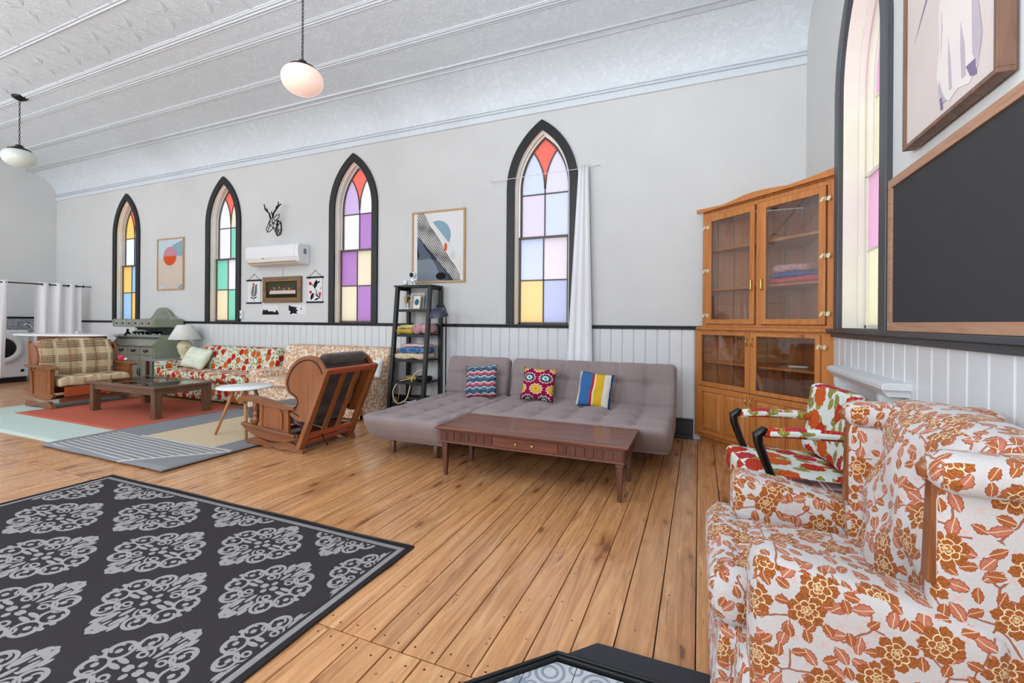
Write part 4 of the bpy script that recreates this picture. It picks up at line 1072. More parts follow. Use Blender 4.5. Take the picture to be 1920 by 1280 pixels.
def armfn(sg):
    def f(p, t):
        top = max(0, t[2]); x = (t[0]+1)/2
        return p+Vector((0, sg*.012*top, top*(.012*math.cos(x*3.1)-.055*x)))
    return f
for sg, ya, yb in ((-1, YN, YN+.17), (1, YFr-.15, YFr+.02)):
    b = MB(); zt = .635 if sg < 0 else .615
    b.cushion(.125, .62, ya, yb, .06, zt, .045, (16, 6, 12), armfn(sg)); b.build('arm', M_, ac)
# wings with rolled tops, wooden posts
for sg, yw, zt in ((-1, YN+.01, .885), (1, YFr-.21, .895)):
    b = MB()
    b.cushion(.485, .80, min(yw, yw+.07), max(yw, yw+.07), .10, zt, .03, (10, 4, 14), lambda p, t: p+Vector((.10*max(0, t[2])*(t[0]+1)/2, 0, 0)))
    st = len(b.v); b.cushion(.475, .90, yw-.045 if sg < 0 else yw-.02, yw+.075 if sg < 0 else yw+.10, zt-.035, zt+.055, .043, (12, 6, 5)); b.build('wing', M_, ac)
    b = MB(); yp = yw+(.028 if sg < 0 else .035)
    b.bar((.488, yp, .60 if sg > 0 else .64), (.496, yp, zt+.0), .036, .022, (1, 0, 0), .034, .022); b.tube([(.480, yp-.0, zt-.01), (.480, yp, zt+.01), (.486, yp, zt+.025)], [.016, .02, .012], 10); b.build('wing_post', 'maple_z', ac, bevel=.003)
cr = creases([-.13, .13], [], .03, .0, .03, .06)
def backfn(p, t):
    d = 0
    if t[0] < 0:
        for (y, z) in ((-.16, .12), (.16, .12), (0, .0), (-.16, -.12), (.16, -.12)):
            d += .038*math.exp(-((p.y-y)**2+(p.z-z)**2)/.006)
        d -= .045*(1-t[1]**2)*(1-t[2]**2)
    return p+Vector((d, 0, 0))
b = MB(); b.cushion(-.09, .09, -.27, .27, -.30, .30, .07, (6, 24, 24), backfn); b.xf(Matrix.Translation(Vector((.625, (YN+YFr)/2-.01, .645))) @ Matrix.Rotation(.20, 4, 'Y')); b.build('back_cushion', M_, ac)
b = MB()      # pillow roll along the top of the back
b.cushion(-.10, .09, -.33, .37, -.065, .075, .065, (8, 24, 6), lambda p, t: p+Vector((0, 0, .02*math.cos(t[1]*1.5)))); b.xf(Matrix.Translation(Vector((.71, (YN+YFr)/2, .875)))); b.build('back_roll', M_, ac)
b = MB(); b.cushion(.66, .82, YN+.04, YFr-.12, .1, .88, .05, (6, 16, 14), lambda p, t: p+Vector((.06*(t[2]+1)/2, 0, 0))); b.build('back_shell', M_, ac)

# ------------------------------------------------------------------ small floral armchair with black arms
fc = thing('floral_chair', 'black-framed armchair in white fabric with red and orange dahlias beside corner cabinet', 'armchair', (.5, 2.98, 0))
b = MB(); b.cushion(.20, .76, 2.70, 3.28, .29, .45, .05, (14, 14, 5), lambda p, t: p+Vector((0, 0, .012*(1-t[0]**2)*(1-t[1]**2)-.012*(t[0]+1)))); b.build('seat', 'dahlia_fabric', fc)
b = MB()
b.cushion(-.045, .045, -.27, .27, -.20, .22, .04, (5, 14, 12), lambda p, t: p+Vector((.03*t[1]**2*-1, 0, 0))); b.xf(Matrix.Translation(Vector((.725, 3.0, .638))) @ Matrix.Rotation(.14, 4, 'Y')); b.build('backrest', 'dahlia_fabric', fc)
for sg, y in ((-1, 2.68), (1, 3.20)):
    b = MB(); pts = [(.27, y, .655), (.40, y+.01*sg, .664), (.58, y+.015*sg, .662), (.74, y+.01*sg, .65)]
    b.tube(pts, [.024, .028, .027, .022], 12); b.build('arm_pad', 'dahlia_fabric', fc)
    b = MB(); pts = [(.30, y, .655), (.262, y, .665), (.235, y, .645), (.24, y, .60), (.275, y, .50), (.315, y, .40), (.33, y, .335)]
    b.tube(pts, [.018, .026, .027, .023, .021, .020, .018], 10); b.build('arm_support', 'black_lacquer', fc)
for x, y, x2 in ((.30, 2.75, .24), (.30, 3.22, .24), (.72, 2.77, .80), (.72, 3.20, .80)):
    b = MB(); b.bar((x, y, .31), (x2, y, 0), .045, .045, (0, 1, 0), .025, .025); b.build('leg', 'black_lacquer', fc, bevel=.004)
for y in (2.80, 3.18):
    b = MB(); b.bar((.73, y, .30), (.76, y, .60), .045, .03, (0, 1, 0)); b.build('back_post', 'black_lacquer', fc, bevel=.004)
fc.rotation_euler = (0, 0, .155)
# stool with plaid seat between the chairs
st_ = thing('plaid_stool', 'low stool with brown plaid woollen seat behind the large floral armchair', 'stool', (.62, 2.42, 0))
b = MB(); b.cushion(.40, .86, 2.24, 2.66, .30, .445, .035, (12, 10, 4), lambda p, t: p+Vector((0, 0, .012*(1-t[0]**2)*(1-t[1]**2)))); b.build('seat', 'brown_plaid', st_)
for x in (.42, .82):
    for y in (2.28, 2.58): b = MB(); b.bar((x, y, .31), (x, y, 0), .04, .04, (1, 0, 0), .03, .03); b.build('leg', 'walnut_z', st_, bevel=.004)
# ------------------------------------------------------------------ brown glider rocker seen from behind
rk = thing('glider_rocker', 'wooden glider rocker with dark brown velvet cushions seen from behind', 'rocking chair', (-3.7, 3.35, 0))
YA, YC = 3.03, 3.66
def YZ(y): return lambda a, z, h: (a, y+h, z)
def curve(pts, n=6):      # catmull-rom
    P = [Vector(p) for p in pts]; out = []
    for i in range(len(P)-1):
        p0 = P[max(i-1, 0)]; p1 = P[i]; p2 = P[i+1]; p3 = P[min(i+2, len(P)-1)]
        for k in range(n):
            t = k/n; out.append(.5*((2*p1)+(-p0+p2)*t+(2*p0-5*p1+4*p2-p3)*t*t+(-p0+3*p1-3*p2+p3)*t**3))
    out.append(P[-1]); return [tuple(q) for q in out]
for y, sg in ((YA, 1), (YC, 1)):
    foot = curve([(-4.05, .026), (-4.06, .05), (-4.0, .075), (-3.90, .09), (-3.70, .065), (-3.50, .09), (-3.40, .07), (-3.325, .04), (-3.32, .0)])+curve([(-3.40, .0), (-3.50, .02), (-3.62, .012), (-3.70, .035), (-3.78, .012), (-3.86, .026), (-3.97, .026)])
    b = MB(); b.prism(foot, -.022, .022, YZ(y+.02)); b.build('foot_runner', 'maple_x', rk, bevel=.004)
    rocker = curve([(-4.12, .20), (-3.98, .125), (-3.75, .085), (-3.52, .095), (-3.38, .14)])+curve([(-3.38, .17), (-3.60, .165), (-3.85, .18), (-4.10, .225)])
    b = MB(); b.prism(rocker, -.018, .018, YZ(y+.01)); b.build('rocker_rail', 'maple_x', rk, bevel=.004)
    b = MB(); b.bar((-4.10, y-.012, .215), (-3.40, y-.012, .155), .035, .03, (0, 0, 1)); b.build('side_ledge', 'maple_x', rk, bevel=.005)
    # panelled side under the arm
    b = MB(); b.bar((-3.86, y+.01, .18), (-3.85, y+.01, .46), .045, .03, (0, 1, 0)); b.bar((-3.52, y+.01, .16), (-3.52, y+.01, .42), .05, .03, (0, 1, 0)); b.prism([(-3.85, .175), (-3.52, .16), (-3.52, .42), (-3.85, .455)], .002, .018, YZ(y)); pn_ = b.build('side_panel', 'maple_z', rk, bevel=.003)
    b = MB(); ar = [(-3.80, .215), (-3.80, .34)]+[(-3.685-.115*math.cos(a*pi/8), .34+.065*math.sin(a*pi/8)) for a in range(1, 8)]+[(-3.57, .33), (-3.57, .20)]
    b.prism(ar, -.012, .004, YZ(y)); b.strip(ar+[ar[0]], .012, -.002, .004, YZ(y)); b.build('arched_panel', 'maple_z', pn_, bevel=.004)
    b = MB(); b.lathe([(.018, 0), (.03, .04), (.03, .07), (.018, .085), (.026, .10), (.026, .12), (.017, .13), (.026, .15), (.03, .18), (.022, .26)], (-3.95, y+.015, .205), 12); b.build('turned_post', 'maple_z', rk)
    # arm
    arm = curve([(-4.12, .40), (-4.14, .45), (-4.09, .485), (-3.95, .485), (-3.75, .462), (-3.55, .435), (-3.40, .43)])+curve([(-3.40, .40), (-3.60, .40), (-3.85, .43), (-4.04, .44)])
    b = MB(); b.prism(arm, -.035, .045, YZ(y)); b.build('arm', 'maple_x', rk, bevel=.008)
    # wing
    wing = curve([(-3.36, .30), (-3.47, .355), (-3.39, .42), (-3.40, .50), (-3.50, .56), (-3.53, .66), (-3.46, .80), (-3.33, .885), (-3.19, .90), (-3.09, .84), (-3.03, .74)])+[(-3.24, .30)]
    b = MB(); b.prism(wing, -.012, .012, YZ(y)); wg = b.build('wing', 'maple_z', rk, bevel=.005)
    cxw = Vector((-3.29, .62)); inner = [tuple(cxw+(Vector(p)-cxw)*.86) for p in wing[:-1]]
    b = MB(); b.strip(inner, .010, -.016, -.011, YZ(y)); b.build('carved_line', 'black_lacquer', wg)
    b = MB(); b.bar((-3.36, y+.006, .05), (-3.03, y+.006, .79), .045, .07, (0, 1, 0), .045, .05); b.build('back_post', 'maple_z', rk, bevel=.005)
def onback(z): return -3.36+(z-.05)*(.33/.74)
def slant(name, z, h, m='maple_y', dx=.0, d=.03):
    x = onback(z)+dx; b = MB(); b.bar((x, YA+.03, z), (x, YC-.02, z), d, h, (.41, 0, .91)); b.build(name, m, rk, bevel=.004)
slant('top_rail', .765, .055); slant('bottom_rail', .155, .05); slant('cross_bar', .10, .04, 'maple_y', .0)
for f_ in (.36, .64):
    y = YA+(YC-YA)*f_; b = MB(); b.bar((onback(.17), y, .17), (onback(.745), y, .745), .055, .02, (1, 0, -.4)); b.build('back_slat', 'maple_z', rk, bevel=.004)
for x_, z_ in ((-3.95, .10), (-3.45, .07)): b = MB(); b.bar((x_, YA+.03, z_), (x_, YC, z_), .05, .045); b.build('stretcher', 'maple_y', rk, bevel=.004)
b = MB(); b.cushion(-4.14, -3.42, YA+.04, YC-.02, .235, .365, .05, (14, 12, 5), lambda p, t: p+Vector((0, 0, .01*(1-t[1]**2)))); b.build('seat_cushion', 'brown_velvet', rk)
def rkb(p, t): return p+Vector((0, 0, 0))+Vector((-.02*math.cos(p.z*26)*(1 if t[0] > 0 else -1), 0, 0))*.5
b = MB(); b.cushion(-.065, .055, -.30, .295, -.33, .355, .055, (5, 14, 20), rkb); b.xf(Matrix.Translation(Vector((-3.30, (YA+YC)/2, .545))) @ Matrix.Rotation(.415, 4, 'Y')); b.build('back_cushion', 'brown_velvet', rk)
b = MB(); b.cushion(-.075, .05, -.26, .275, -.05, .05, .048, (5, 14, 6)); b.xf(Matrix.Translation(Vector((-3.135, (YA+YC)/2, .87)))); b.build('head_roll', 'brown_velvet', rk)
b = MB(); b.bar((-4.08, YA+.06, .20), (-4.06, YA+.06, .13), .05, .05, (1, 0, 0)); b.bar((-4.06, YA+.05, .225), (-4.06, YC-.03, .225), .03, .03); b.build('front_block', 'walnut_z', rk, bevel=.004)
b = MB(); b.tube([(-3.33, YA+.22, .17), (-3.27, YA+.20, .11), (-3.22, YA+.20, .045)], .006, 6); b.build('lever', 'dark_metal', rk)

# ------------------------------------------------------------------ little round white table
wt = thing('side_table', 'small round white table with splayed beech legs beside the brown rocker', 'side table', (-4.42, 3.22, 0.024))
b = MB(); c = (-4.30, 3.22); b.lathe([(0, .525), (.22, .525), (.255, .532), (.26, .54), (.255, .546), (0, .546)], (c[0]-.04, c[1], -.01), 40); b.build('tabletop', 'white_gloss', wt)
for a in (205, 325, 85):
    a = math.radians(a); b = MB(); b.tube([(c[0]-.04+.10*math.cos(a), c[1]+.10*math.sin(a), .52), (c[0]-.06+.30*math.cos(a), c[1]+.26*math.sin(a), .024 if a < 5 else .024)], [.019, .012], 12); b.build('leg', 'beech_leg', wt)

# ------------------------------------------------------------------ glass topped coffee table
gt = thing('glass_coffee_table', 'dark wooden coffee table with glass panels in its top on the coral rug', 'coffee table', (-6.7, 3.66, .014))
x0, x1, y0, y1, zt = -7.45, -5.99, 3.28, 4.02, .40
for sy in (y0, y1-.07):
    b = MB(); b.box(x0, x1, sy, sy+.07, zt-.028, zt); b.build('top_rail', 'walnut_x', gt, bevel=.003)
for sx in (x0, x0+.455, x0+.93, x1-.07):
    b = MB(); b.box(sx, sx+.07, y0+.07, y1-.07, zt-.028, zt-.001); b.build('top_stile', 'walnut_x', gt, bevel=.003)
for sx in (x0+.07, x0+.525, x0+1.0):
    b = MB(); b.box(sx, sx+(.385 if sx < x0+.9 else .39), y0+.07, y1-.07, zt-.014, zt-.004); b.build('glass_panel', 'smoked_glass', gt)
b = MB()
for a in ((x0+.05, x1-.05, y0+.04, y0+.065), (x0+.05, x1-.05, y1-.065, y1-.04)): b.box(*a, zt-.10, zt-.028)
for a in ((x0+.04, x0+.065), (x1-.065, x1-.04)): b.box(*a, y0+.05, y1-.05, zt-.10, zt-.028)
b.build('apron', 'walnut_x', gt, bevel=.002)
b = MB(); b.box(x0+.07, x1-.07, y0+.07, y1-.07, zt-.10, zt-.09); b.build('under_shelf', 'slate_panel', gt)
for x in (x0+.03, x1-.115):
    for y in (y0+.03, y1-.115): b = MB(); b.box(x, x+.085, y, y+.085, .014, zt-.03); b.build('leg', 'walnut_z', gt, bevel=.004)

# ------------------------------------------------------------------ plaid rocking loveseat
lv = thing('plaid_loveseat', 'wooden-armed rocking loveseat with tan and brown plaid cushions', 'loveseat', (-8.3, 3.6, .007))
Y0, Y1 = 3.16, 4.06
def lb(p, t):
    y = p.y/.45; d = .028*(math.exp(-((abs(y)-.0)/.07)**2)+math.exp(-((abs(y)-.52)/.07)**2)+math.exp(-((abs(y)-1.0)/.05)**2)) if t[0] > 0 else 0
    top = -.05*abs(t[1])**5*max(0, t[2])
    return p+Vector((-d+.02*math.cos(p.z*12), 0, top+.012*abs(math.cos(y*pi))*max(0, t[2])))
b = MB(); b.cushion(-.075, .075, -.43, .43, -.26, .29, .06, (5, 28, 16), lb); b.xf(Matrix.Translation(Vector((-8.40, (Y0+Y1)/2-.02, .65))) @ Matrix.Rotation(-.17, 4, 'Y')); b.build('back_cushion', 'tan_plaid', lv)
b = MB(); b.cushion(-8.45, -7.93, Y0+.06, Y1-.02, .29, .425, .045, (10, 22, 5), lambda p, t: p+Vector((0, 0, .008*math.cos(t[1]*9)))); b.build('seat_cushion', 'tan_plaid', lv)
b = MB(); b.box(-7.97, -7.94, Y0+.12, Y1-.04, .155, .29); b.build('front_rail', 'maple_y', lv, bevel=.004)
b = MB(); b.box(-8.5, -8.47, Y0+.12, Y1-.04, .155, .25); b.build('rear_rail', 'mahogany_y', lv, bevel=.004)
for x_ in (-8.02, -8.45): b = MB(); b.bar((x_, Y0+.1, .10), (x_, Y1-.1, .10), .05, .05); b.build('stretcher', 'mahogany_y', lv, bevel=.004)
for y in (Y0, Y1):
    b = MB(); b.prism(curve([(-8.58, .55), (-8.60, .585), (-8.3, .59), (-8.0, .578), (-7.92, .565), (-7.90, .545)])+curve([(-7.92, .53), (-8.05, .545), (-8.3, .555), (-8.5, .55)]), -.045, .05, YZ(y)); b.build('arm', 'maple_x', lv, bevel=.006)
    b = MB(); b.prism([(-8.42, .18), (-8.02, .18), (-8.03, .55), (-8.42, .55)], -.012, .012, YZ(y)); b.bar((-8.0, y, .16), (-8.0, y, .55), .045, .045, (0, 1, 0)); sp_ = b.build('side_panel', 'maple_z', lv, bevel=.004)
    b = MB(); b.prism([(-8.36, .24), (-8.1, .24), (-8.1, .48), (-8.36, .48)], -.018, .018, YZ(y)); b.build('raised_panel', 'maple_z', sp_, bevel=.006)
    b = MB(); b.prism(curve([(-8.72, .235), (-8.5, .16), (-8.25, .12), (-8.0, .14), (-7.92, .18)])+curve([(-7.92, .21), (-8.2, .185), (-8.5, .20), (-8.7, .26)]), -.018, .018, YZ(y)); b.build('rocker_rail', 'maple_x', lv, bevel=.004)
    b = MB(); b.prism(curve([(-8.62, .007), (-8.63, .06), (-8.55, .09), (-8.3, .075), (-8.05, .10), (-7.96, .06), (-7.93, .007)])+[(-8.03, .007), (-8.3, .035), (-8.52, .007)], -.022, .022, YZ(y)); b.build('foot_runner', 'maple_x', lv, bevel=.004)
    b = MB(); b.prism(curve([(-8.42, .50), (-8.34, .62), (-8.36, .76), (-8.43, .85), (-8.52, .88)])+[(-8.58, .86), (-8.47, .50)], -.012, .012, YZ(y)); b.build('wing', 'maple_z', lv, bevel=.005)
    b = MB(); b.bar((-8.46, y, .16), (-8.585, y, .90), .05, .04, (0, 1, 0)); b.build('back_post', 'maple_z', lv, bevel=.004)
b = MB(); b.bar((-8.57, Y0, .80), (-8.57, Y1, .80), .03, .08); b.build('top_rail', 'maple_y', lv, bevel=.004)
# small red toy on the arm
tt = thing('plush_toy', 'small red and white soft toy on the far arm of the plaid loveseat', 'soft toy', (-8.2, 4.06, .585))
b = MB(); b.lathe([(0, 0), (.035, .01), (.045, .04), (.035, .075), (0, .09)], (-8.2, 4.05, .585), 14, rib=3, ra=.1); b.build('body', 'red_quilt', tt)
b = MB(); b.lathe([(0, 0), (.022, .01), (.025, .03), (0, .05)], (-8.13, 4.07, .585), 12); b.build('head', 'white_cotton', tt)

# ------------------------------------------------------------------ red floral sofa (left) and cream floral sofa (middle)
s1 = thing('red_floral_sofa', 'long low sofa covered in red and orange flowers on pale ground', 'sofa', (-6.9, 4.7, 0))
b = MB(); b.cushion(-7.86, -5.83, 4.36, 5.02, .03, .33, .03, (24, 8, 5)); b.build('base', 'red_floral_sofa', s1)
b = MB(); b.cushion(-7.84, -6.82, 4.31, 4.86, .31, .445, .05, (16, 10, 5)); b.build('seat_cushion', 'red_floral_sofa', s1)
b = MB(); b.cushion(-6.82, -5.83, 4.31, 4.86, .31, .445, .05, (16, 10, 5)); b.build('seat_cushion', 'red_floral_sofa', s1)
b = MB(); b.cushion(-7.50, -5.79, 4.78, 5.00, .40, .80, .05, (30, 6, 10), lambda p, t: p+Vector((0, .05*t[2], 0))); b.build('backrest', 'red_floral_sofa', s1)
b = MB(); b.cushion(-7.93, -7.76, 4.33, 5.0, .06, .565, .045, (5, 12, 10)); b.build('arm', 'red_floral_sofa', s1)
pillow('satin_pillow', 'large pale green satin pillow at the left end of the red floral sofa', 'pale_green_satin', (-7.40, 4.66, .61), .52, .36, .17, .10, .5, .12, wob=.05)
s2 = thing('cream_floral_sofa', 'high-backed sofa covered in cream and rust lacy floral fabric', 'sofa', (-4.8, 4.7, 0))
b = MB(); b.cushion(-5.76, -3.82, 4.36, 5.03, .04, .34, .03, (24, 8, 5)); b.build('base', 'cream_lace_floral', s2)
b = MB(); b.cushion(-5.64, -4.80, 4.31, 4.86, .31, .43, .05, (14, 10, 5)); b.build('seat_cushion', 'cream_lace_floral', s2)
b = MB(); b.cushion(-4.80, -3.92, 4.31, 4.86, .31, .43, .05, (14, 10, 5)); b.build('seat_cushion', 'cream_lace_floral', s2)
for xa, xb in ((-5.68, -5.02), (-5.02, -4.42), (-4.42, -3.78)):
    b = MB(); b.cushion(xa, xb, 4.80, 5.03, .38, .865, .06, (12, 6, 12), lambda p, t: p+Vector((0, .05*t[2]+.012*math.cos(p.x*30)*(t[1] < 0), 0))); b.build('back_cushion', 'cream_lace_floral', s2)
for xa, xb, zt in ((-5.80, -5.55, .535), (-3.95, -3.79, .475)):
    b = MB(); b.cushion(xa, xb, 4.33, 4.98, .06, zt, .055, (6, 12, 10)); b.build('arm', 'cream_lace_floral', s2)
b = MB(); st0 = MB()
sk = skirt([(-3.80, 4.34), (-3.80, 5.02)], .02, .2, .004, 24); sk.build('side_skirt', 'cream_lace_floral', s2)
sk = skirt([(-5.78, 4.345), (-3.80, 4.345)], .02, .2, .004, 40); sk.build('front_skirt', 'cream_lace_floral', s2)
pillow('round_pillow', 'plump white pillow at the right end of the cream floral sofa', 'white_cotton', (-3.86, 4.64, .605), .28, .26, .15, -.15, .35, -.1, wob=.02)

# ------------------------------------------------------------------ end table with lamp
et = thing('end_table', 'low table between sage hutch and red floral sofa carrying the lamp', 'end table', (-8.15, 4.8, 0))
b = MB(); b.box(-8.38, -7.95, 4.45, 5.05, .54, .565); b.build('tabletop', 'grey_marble', et, bevel=.003)
for x in (-8.35, -7.99):
    for y in (4.48, 5.01): b = MB(); b.bar((x, y, 0), (x, y, .54), .04, .04, (1, 0, 0)); b.build('leg', 'walnut_z', et)
tl = thing('table_lamp', 'table lamp with pleated cream shade and painted ceramic base', 'lamp', (-8.02, 4.86, .565))
c = (-8.02, 4.86, 0)
b = MB(); b.lathe([(.06, .565), (.07, .58), (.055, .60), (.095, .68), (.115, .76), (.10, .82), (.05, .86), (.03, .88)], c, 24); b.build('base', 'cream_ceramic', tl)
b = MB(); b.lathe([(.012, .87), (.012, .97)], c, 10); b.build('stem', 'brass', tl)
b = MB(); b.lathe([(.225, .885), (.232, .892), (.115, 1.125), (.112, 1.13)], c, 96, rib=48, ra=.012); b.f = [f for f in b.f if len(f) == 4]; b.sm = b.sm[:len(b.f)]; b.build('lamp_shade', 'white_cotton', tl)

# ------------------------------------------------------------------ sage green hutch
hu = thing('sage_hutch', 'sage green dry-sink hutch with arched sunburst back and panelled doors', 'hutch', (-9.0, 4.88, 0))
x0, x1, yf, yb = -9.62, -8.44, 4.62, 5.08
b = MB(); b.box(x0+.06, x1, yf+.02, yb, .04, .78); b.build('body', 'sage_paint', hu, bevel=.004)
b = MB(); b.prism([(yf+.0, .775), (yf-.03, .775), (yf+.10, .955), (yf+.13, .955)], x0, x1, lambda a, z, h: (h, a, z)); b.box(x0-.02, x1+.02, yf-.04, yf+.03, .765, .785); b.build('sloping_front', 'sage_paint', hu, bevel=.004)
side = [(yb, .04), (yf+.04, .04), (yf-.01, .78), (yf+.11, .955)]+curve([(yf+.11, .955), (yb-.18, .955), (yb-.09, .99), (yb-.09, 1.05), (yb-.18, 1.085), (yf+.0, 1.09)])[1:]+[(yf-.01, 1.20), (yf+.02, 1.225), (yb, 1.22)]
for x in (x0, x1): b = MB(); b.prism(side, -.012, .012, lambda a, z, h, x=x: (x+h, a, z)); b.build('side_panel', 'sage_side', hu, bevel=.003)
b = MB(); b.box(x0, x1, yf+.02, yb, .90, .915); b.box(x0+.01, x1-.01, yb-.02, yb, .78, 1.2); b.build('sink_back', 'slate_panel', hu)
b = MB(); b.box(x0, x1, yf+.01, yb, 1.085, 1.215); b.build('drawer_box', 'sage_paint', hu, bevel=.004)
w6 = (x1-x0-.06)/6
for i in range(6):
    b = MB(); b.box(x0+.03+w6*i+.006, x0+.03+w6*(i+1)-.006, yf-.002, yf+.012, 1.10, 1.20); d = b.build('drawer', 'sage_paint', hu, bevel=.003)
    q = MB(); q.lathe([(.005, 0), (.014, .012), (.014, .018), (0, .022)], (0, 0, 0), 10, M=Matrix.Rotation(pi/2, 4, 'X')); q.xf(Matrix.Translation(Vector((x0+.03+w6*(i+.5), yf-.002, 1.15)))); q.build('knob', 'dark_metal', d)
xc = (x0+x1)/2; ar = [(x0+.02, 1.21), (x0+.02, 1.23)]+curve([(xc-.30, 1.235), (xc-.22, 1.30), (xc-.10, 1.405), (xc+.06, 1.435), (xc+.20, 1.39), (xc+.34, 1.28), (xc+.50, 1.235)])+[(x1-.02, 1.23), (x1-.02, 1.21)]
b = MB(); b.prism(ar, 0, .025, lambda a, z, h: (a, yb-.035+h, z)); bp_ = b.build('arched_back', 'sage_paint', hu, bevel=.004)
for i in range(9):
    a = pi*(i+.5)/9; b = MB(); b.bar((xc+.06+.05*math.cos(a), yb-.037, 1.225+.04*math.sin(a)), (xc+.06+.20*math.cos(a), yb-.037, 1.225+.165*math.sin(a)), .02, .008, (0, 1, 0), .04, .010); b.build('sunburst_ray', 'sage_paint', bp_, bevel=.003)
xs = [x0+.09, x0+.44, x0+.79, x1-.03]
for i in range(3):
    b = MB(); b.box(xs[i]+.01, xs[i+1]-.01, yf+.0, yf+.02, .615, .745); d = b.build('drawer', 'sage_paint', hu, bevel=.004); xm = (xs[i]+xs[i+1])/2
    q = MB(); q.tube([(xm-.06, yf-.005, .70), (xm-.045, yf-.015, .672), (xm, yf-.02, .66), (xm+.045, yf-.015, .672), (xm+.06, yf-.005, .70)], .007, 6); q.box(xm-.02, xm+.02, yf-.006, yf, .675, .70); q.build('handle', 'dark_metal', d)
    b = MB(); b.box(xs[i]+.01, xs[i+1]-.01, yf+.0, yf+.02, .08, .59); d = b.build('door', 'sage_paint', hu, bevel=.004)
    q = MB(); pl = [(xs[i]+.06, .13), (xs[i+1]-.06, .13), (xs[i+1]-.06, .50), (xs[i+1]-.09, .535), (xs[i]+.09, .535), (xs[i]+.06, .50)]
    q.strip(pl+[pl[0]], .012, -.006, .002, lambda a, z, h: (a, yf+h, z)); q.build('panel_moulding', 'sage_side', d)
    q = MB(); hx = xs[i+1]-.03 if i != 2 else xs[i]+.03; q.tube([(hx, yf-.01, .26), (hx-.008, yf-.02, .32), (hx, yf-.01, .38)], .007, 6); q.build('handle', 'dark_metal', d)
# things on the counter
rr = random.Random(3)
for i in range(9):
    x = x0+.32+.085*i; y = 4.80+rr.uniform(-.04, .05)
    b = MB(); h = .07+rr.uniform(0, .03); b.lathe([(.022, 0), (.028, .02), (.03, h), (.026, h), (.02, .01), (0, .01)], (x, y, .915), 12); o = b.build('glass_tumbler', 'smoked_glass', origin=(x, y, .915)); tag(o, 'small glass in the row standing on the counter of the sage hutch', 'glass', 'glasses on the hutch counter')
b = MB(); b.cushion(-9.02-.16, -9.02+.28, 4.74, 4.90, .915, .945, .01, (6, 4, 2)); 
kt = thing('kettle', 'dark kettle-like jug with knob on left end of the hutch counter', 'jug', (-9.42, 4.74, .955))
b = MB(); b.lathe([(.045, 0), (.05, .04), (.03, .07), (.015, .085)], (-9.42, 4.74, .917), 14); b.build('body', 'dark_metal', kt)
b = MB(); b.lathe([(.012, 0), (.02, .015), (.02, .04), (0, .05)], (-9.42, 4.74, 1.0), 10); b.build('lid_knob', 'dark_metal', kt)
rt_ = thing('roll_of_paper', 'white rounded cloth roll at the left of the hutch counter', 'cloth roll', (-9.3, 4.86, .917))
b = MB(); b.tube([(-9.44, 4.90, .975), (-9.2, 4.90, .975)], .058, 18); b.build('roll', 'white_cotton', rt_)

# ------------------------------------------------------------------ white topped table behind the loveseat
dk = thing('bar_table', 'long white oval-topped high table with brown wooden pedestal behind the plaid loveseat', 'table', (-9.9, 4.15, 0))
b = MB(); n = 48; el = [(-9.95+.98*math.cos(2*pi*i/n), 4.12+.42*math.sin(2*pi*i/n)) for i in range(n)]
el = [(-9.95+(x+9.95)*math.cos(.0)-(y-4.12)*math.sin(.0), y) for x, y in el]
b.prism(el, .935, .965, lambda a, c_, h: (a, c_, h)); b.xf(rotz(.2, (-9.95, 4.12, 0))); b.build('tabletop', 'white_gloss', dk, bevel=.01)
b = MB(); b.box(-10.35, -9.3, 3.96, 4.28, .80, .935); b.xf(rotz(.2, (-9.95, 4.12, 0))); b.build('apron', 'maple_x', dk, bevel=.006)
b = MB(); b.prism(curve([(-9.9, .80), (-9.78, .70), (-9.74, .5), (-9.76, .3), (-9.95, .1), (-10.1, .0)])+[(-9.3, 0)]+curve([(-9.35, .1), (-9.5, .3), (-9.48, .5), (-9.46, .7), (-9.36, .80)]), -.06, .06, lambda a, z, h: (a, 4.14+h, z)); b.xf(rotz(.2, (-9.95, 4.12, 0))); b.build('pedestal', 'maple_z', dk, bevel=.008)
b = MB(); b.box(-.04, .04, -.03, .03, .965, 1.01); b.xf(Matrix.Translation(Vector((-9.75, 4.2, 0)))); o = b.build('small_box', 'k_beige', origin=(-9.75, 4.2, .965)); tag(o, 'tiny beige box on the white high table', 'box')
wbx = thing('bin', 'plain white and grey bin standing left of the sage hutch', 'bin', (-9.8, 4.7, 0))
b = MB(); b.box(-9.95, -9.68, 4.55, 4.85, .0, .42); b.build('body', 'k_slate2', wbx, bevel=.01); b = MB(); b.box(-9.95, -9.68, 4.55, 4.85, .42, .74); b.build('lid', 'white_plastic', wbx, bevel=.01)

# ------------------------------------------------------------------ washing machine and laundry corner
wm = thing('washing_machine', 'white front-loading washing machine with dark round door', 'washing machine', (-12.35, 4.1, 0))
FX = -12.02
b = MB(); b.box(-12.62, FX, 3.74, 4.42, .10, .99); b.build('body', 'white_gloss', wm, bevel=.02)
b = MB(); b.box(-12.6, FX-.03, 3.78, 4.40, .0, .10); b.build('plinth', 'dark_rubber', wm)
MX = Matrix.Translation(Vector((FX, 4.05, .66))) @ Matrix.Rotation(pi/2, 4, 'Y')
b = MB(); b.lathe([(.30, 0), (.30, .02), (.27, .045), (.20, .05), (.185, .03)], (0, 0, 0), 48, M=MX); dr_ = b.build('door', 'white_gloss', wm)
b = MB(); b.lathe([(.19, .03), (.17, .045), (.12, .06), (0, .065)], (0, 0, 0), 36, M=MX); b.build('door_glass', 'dark_rubber', dr_)
b = MB(); b.box(FX-.002, FX+.004, 4.04, 4.26, .905, .94); b.build('display', 'k_slate', wm)
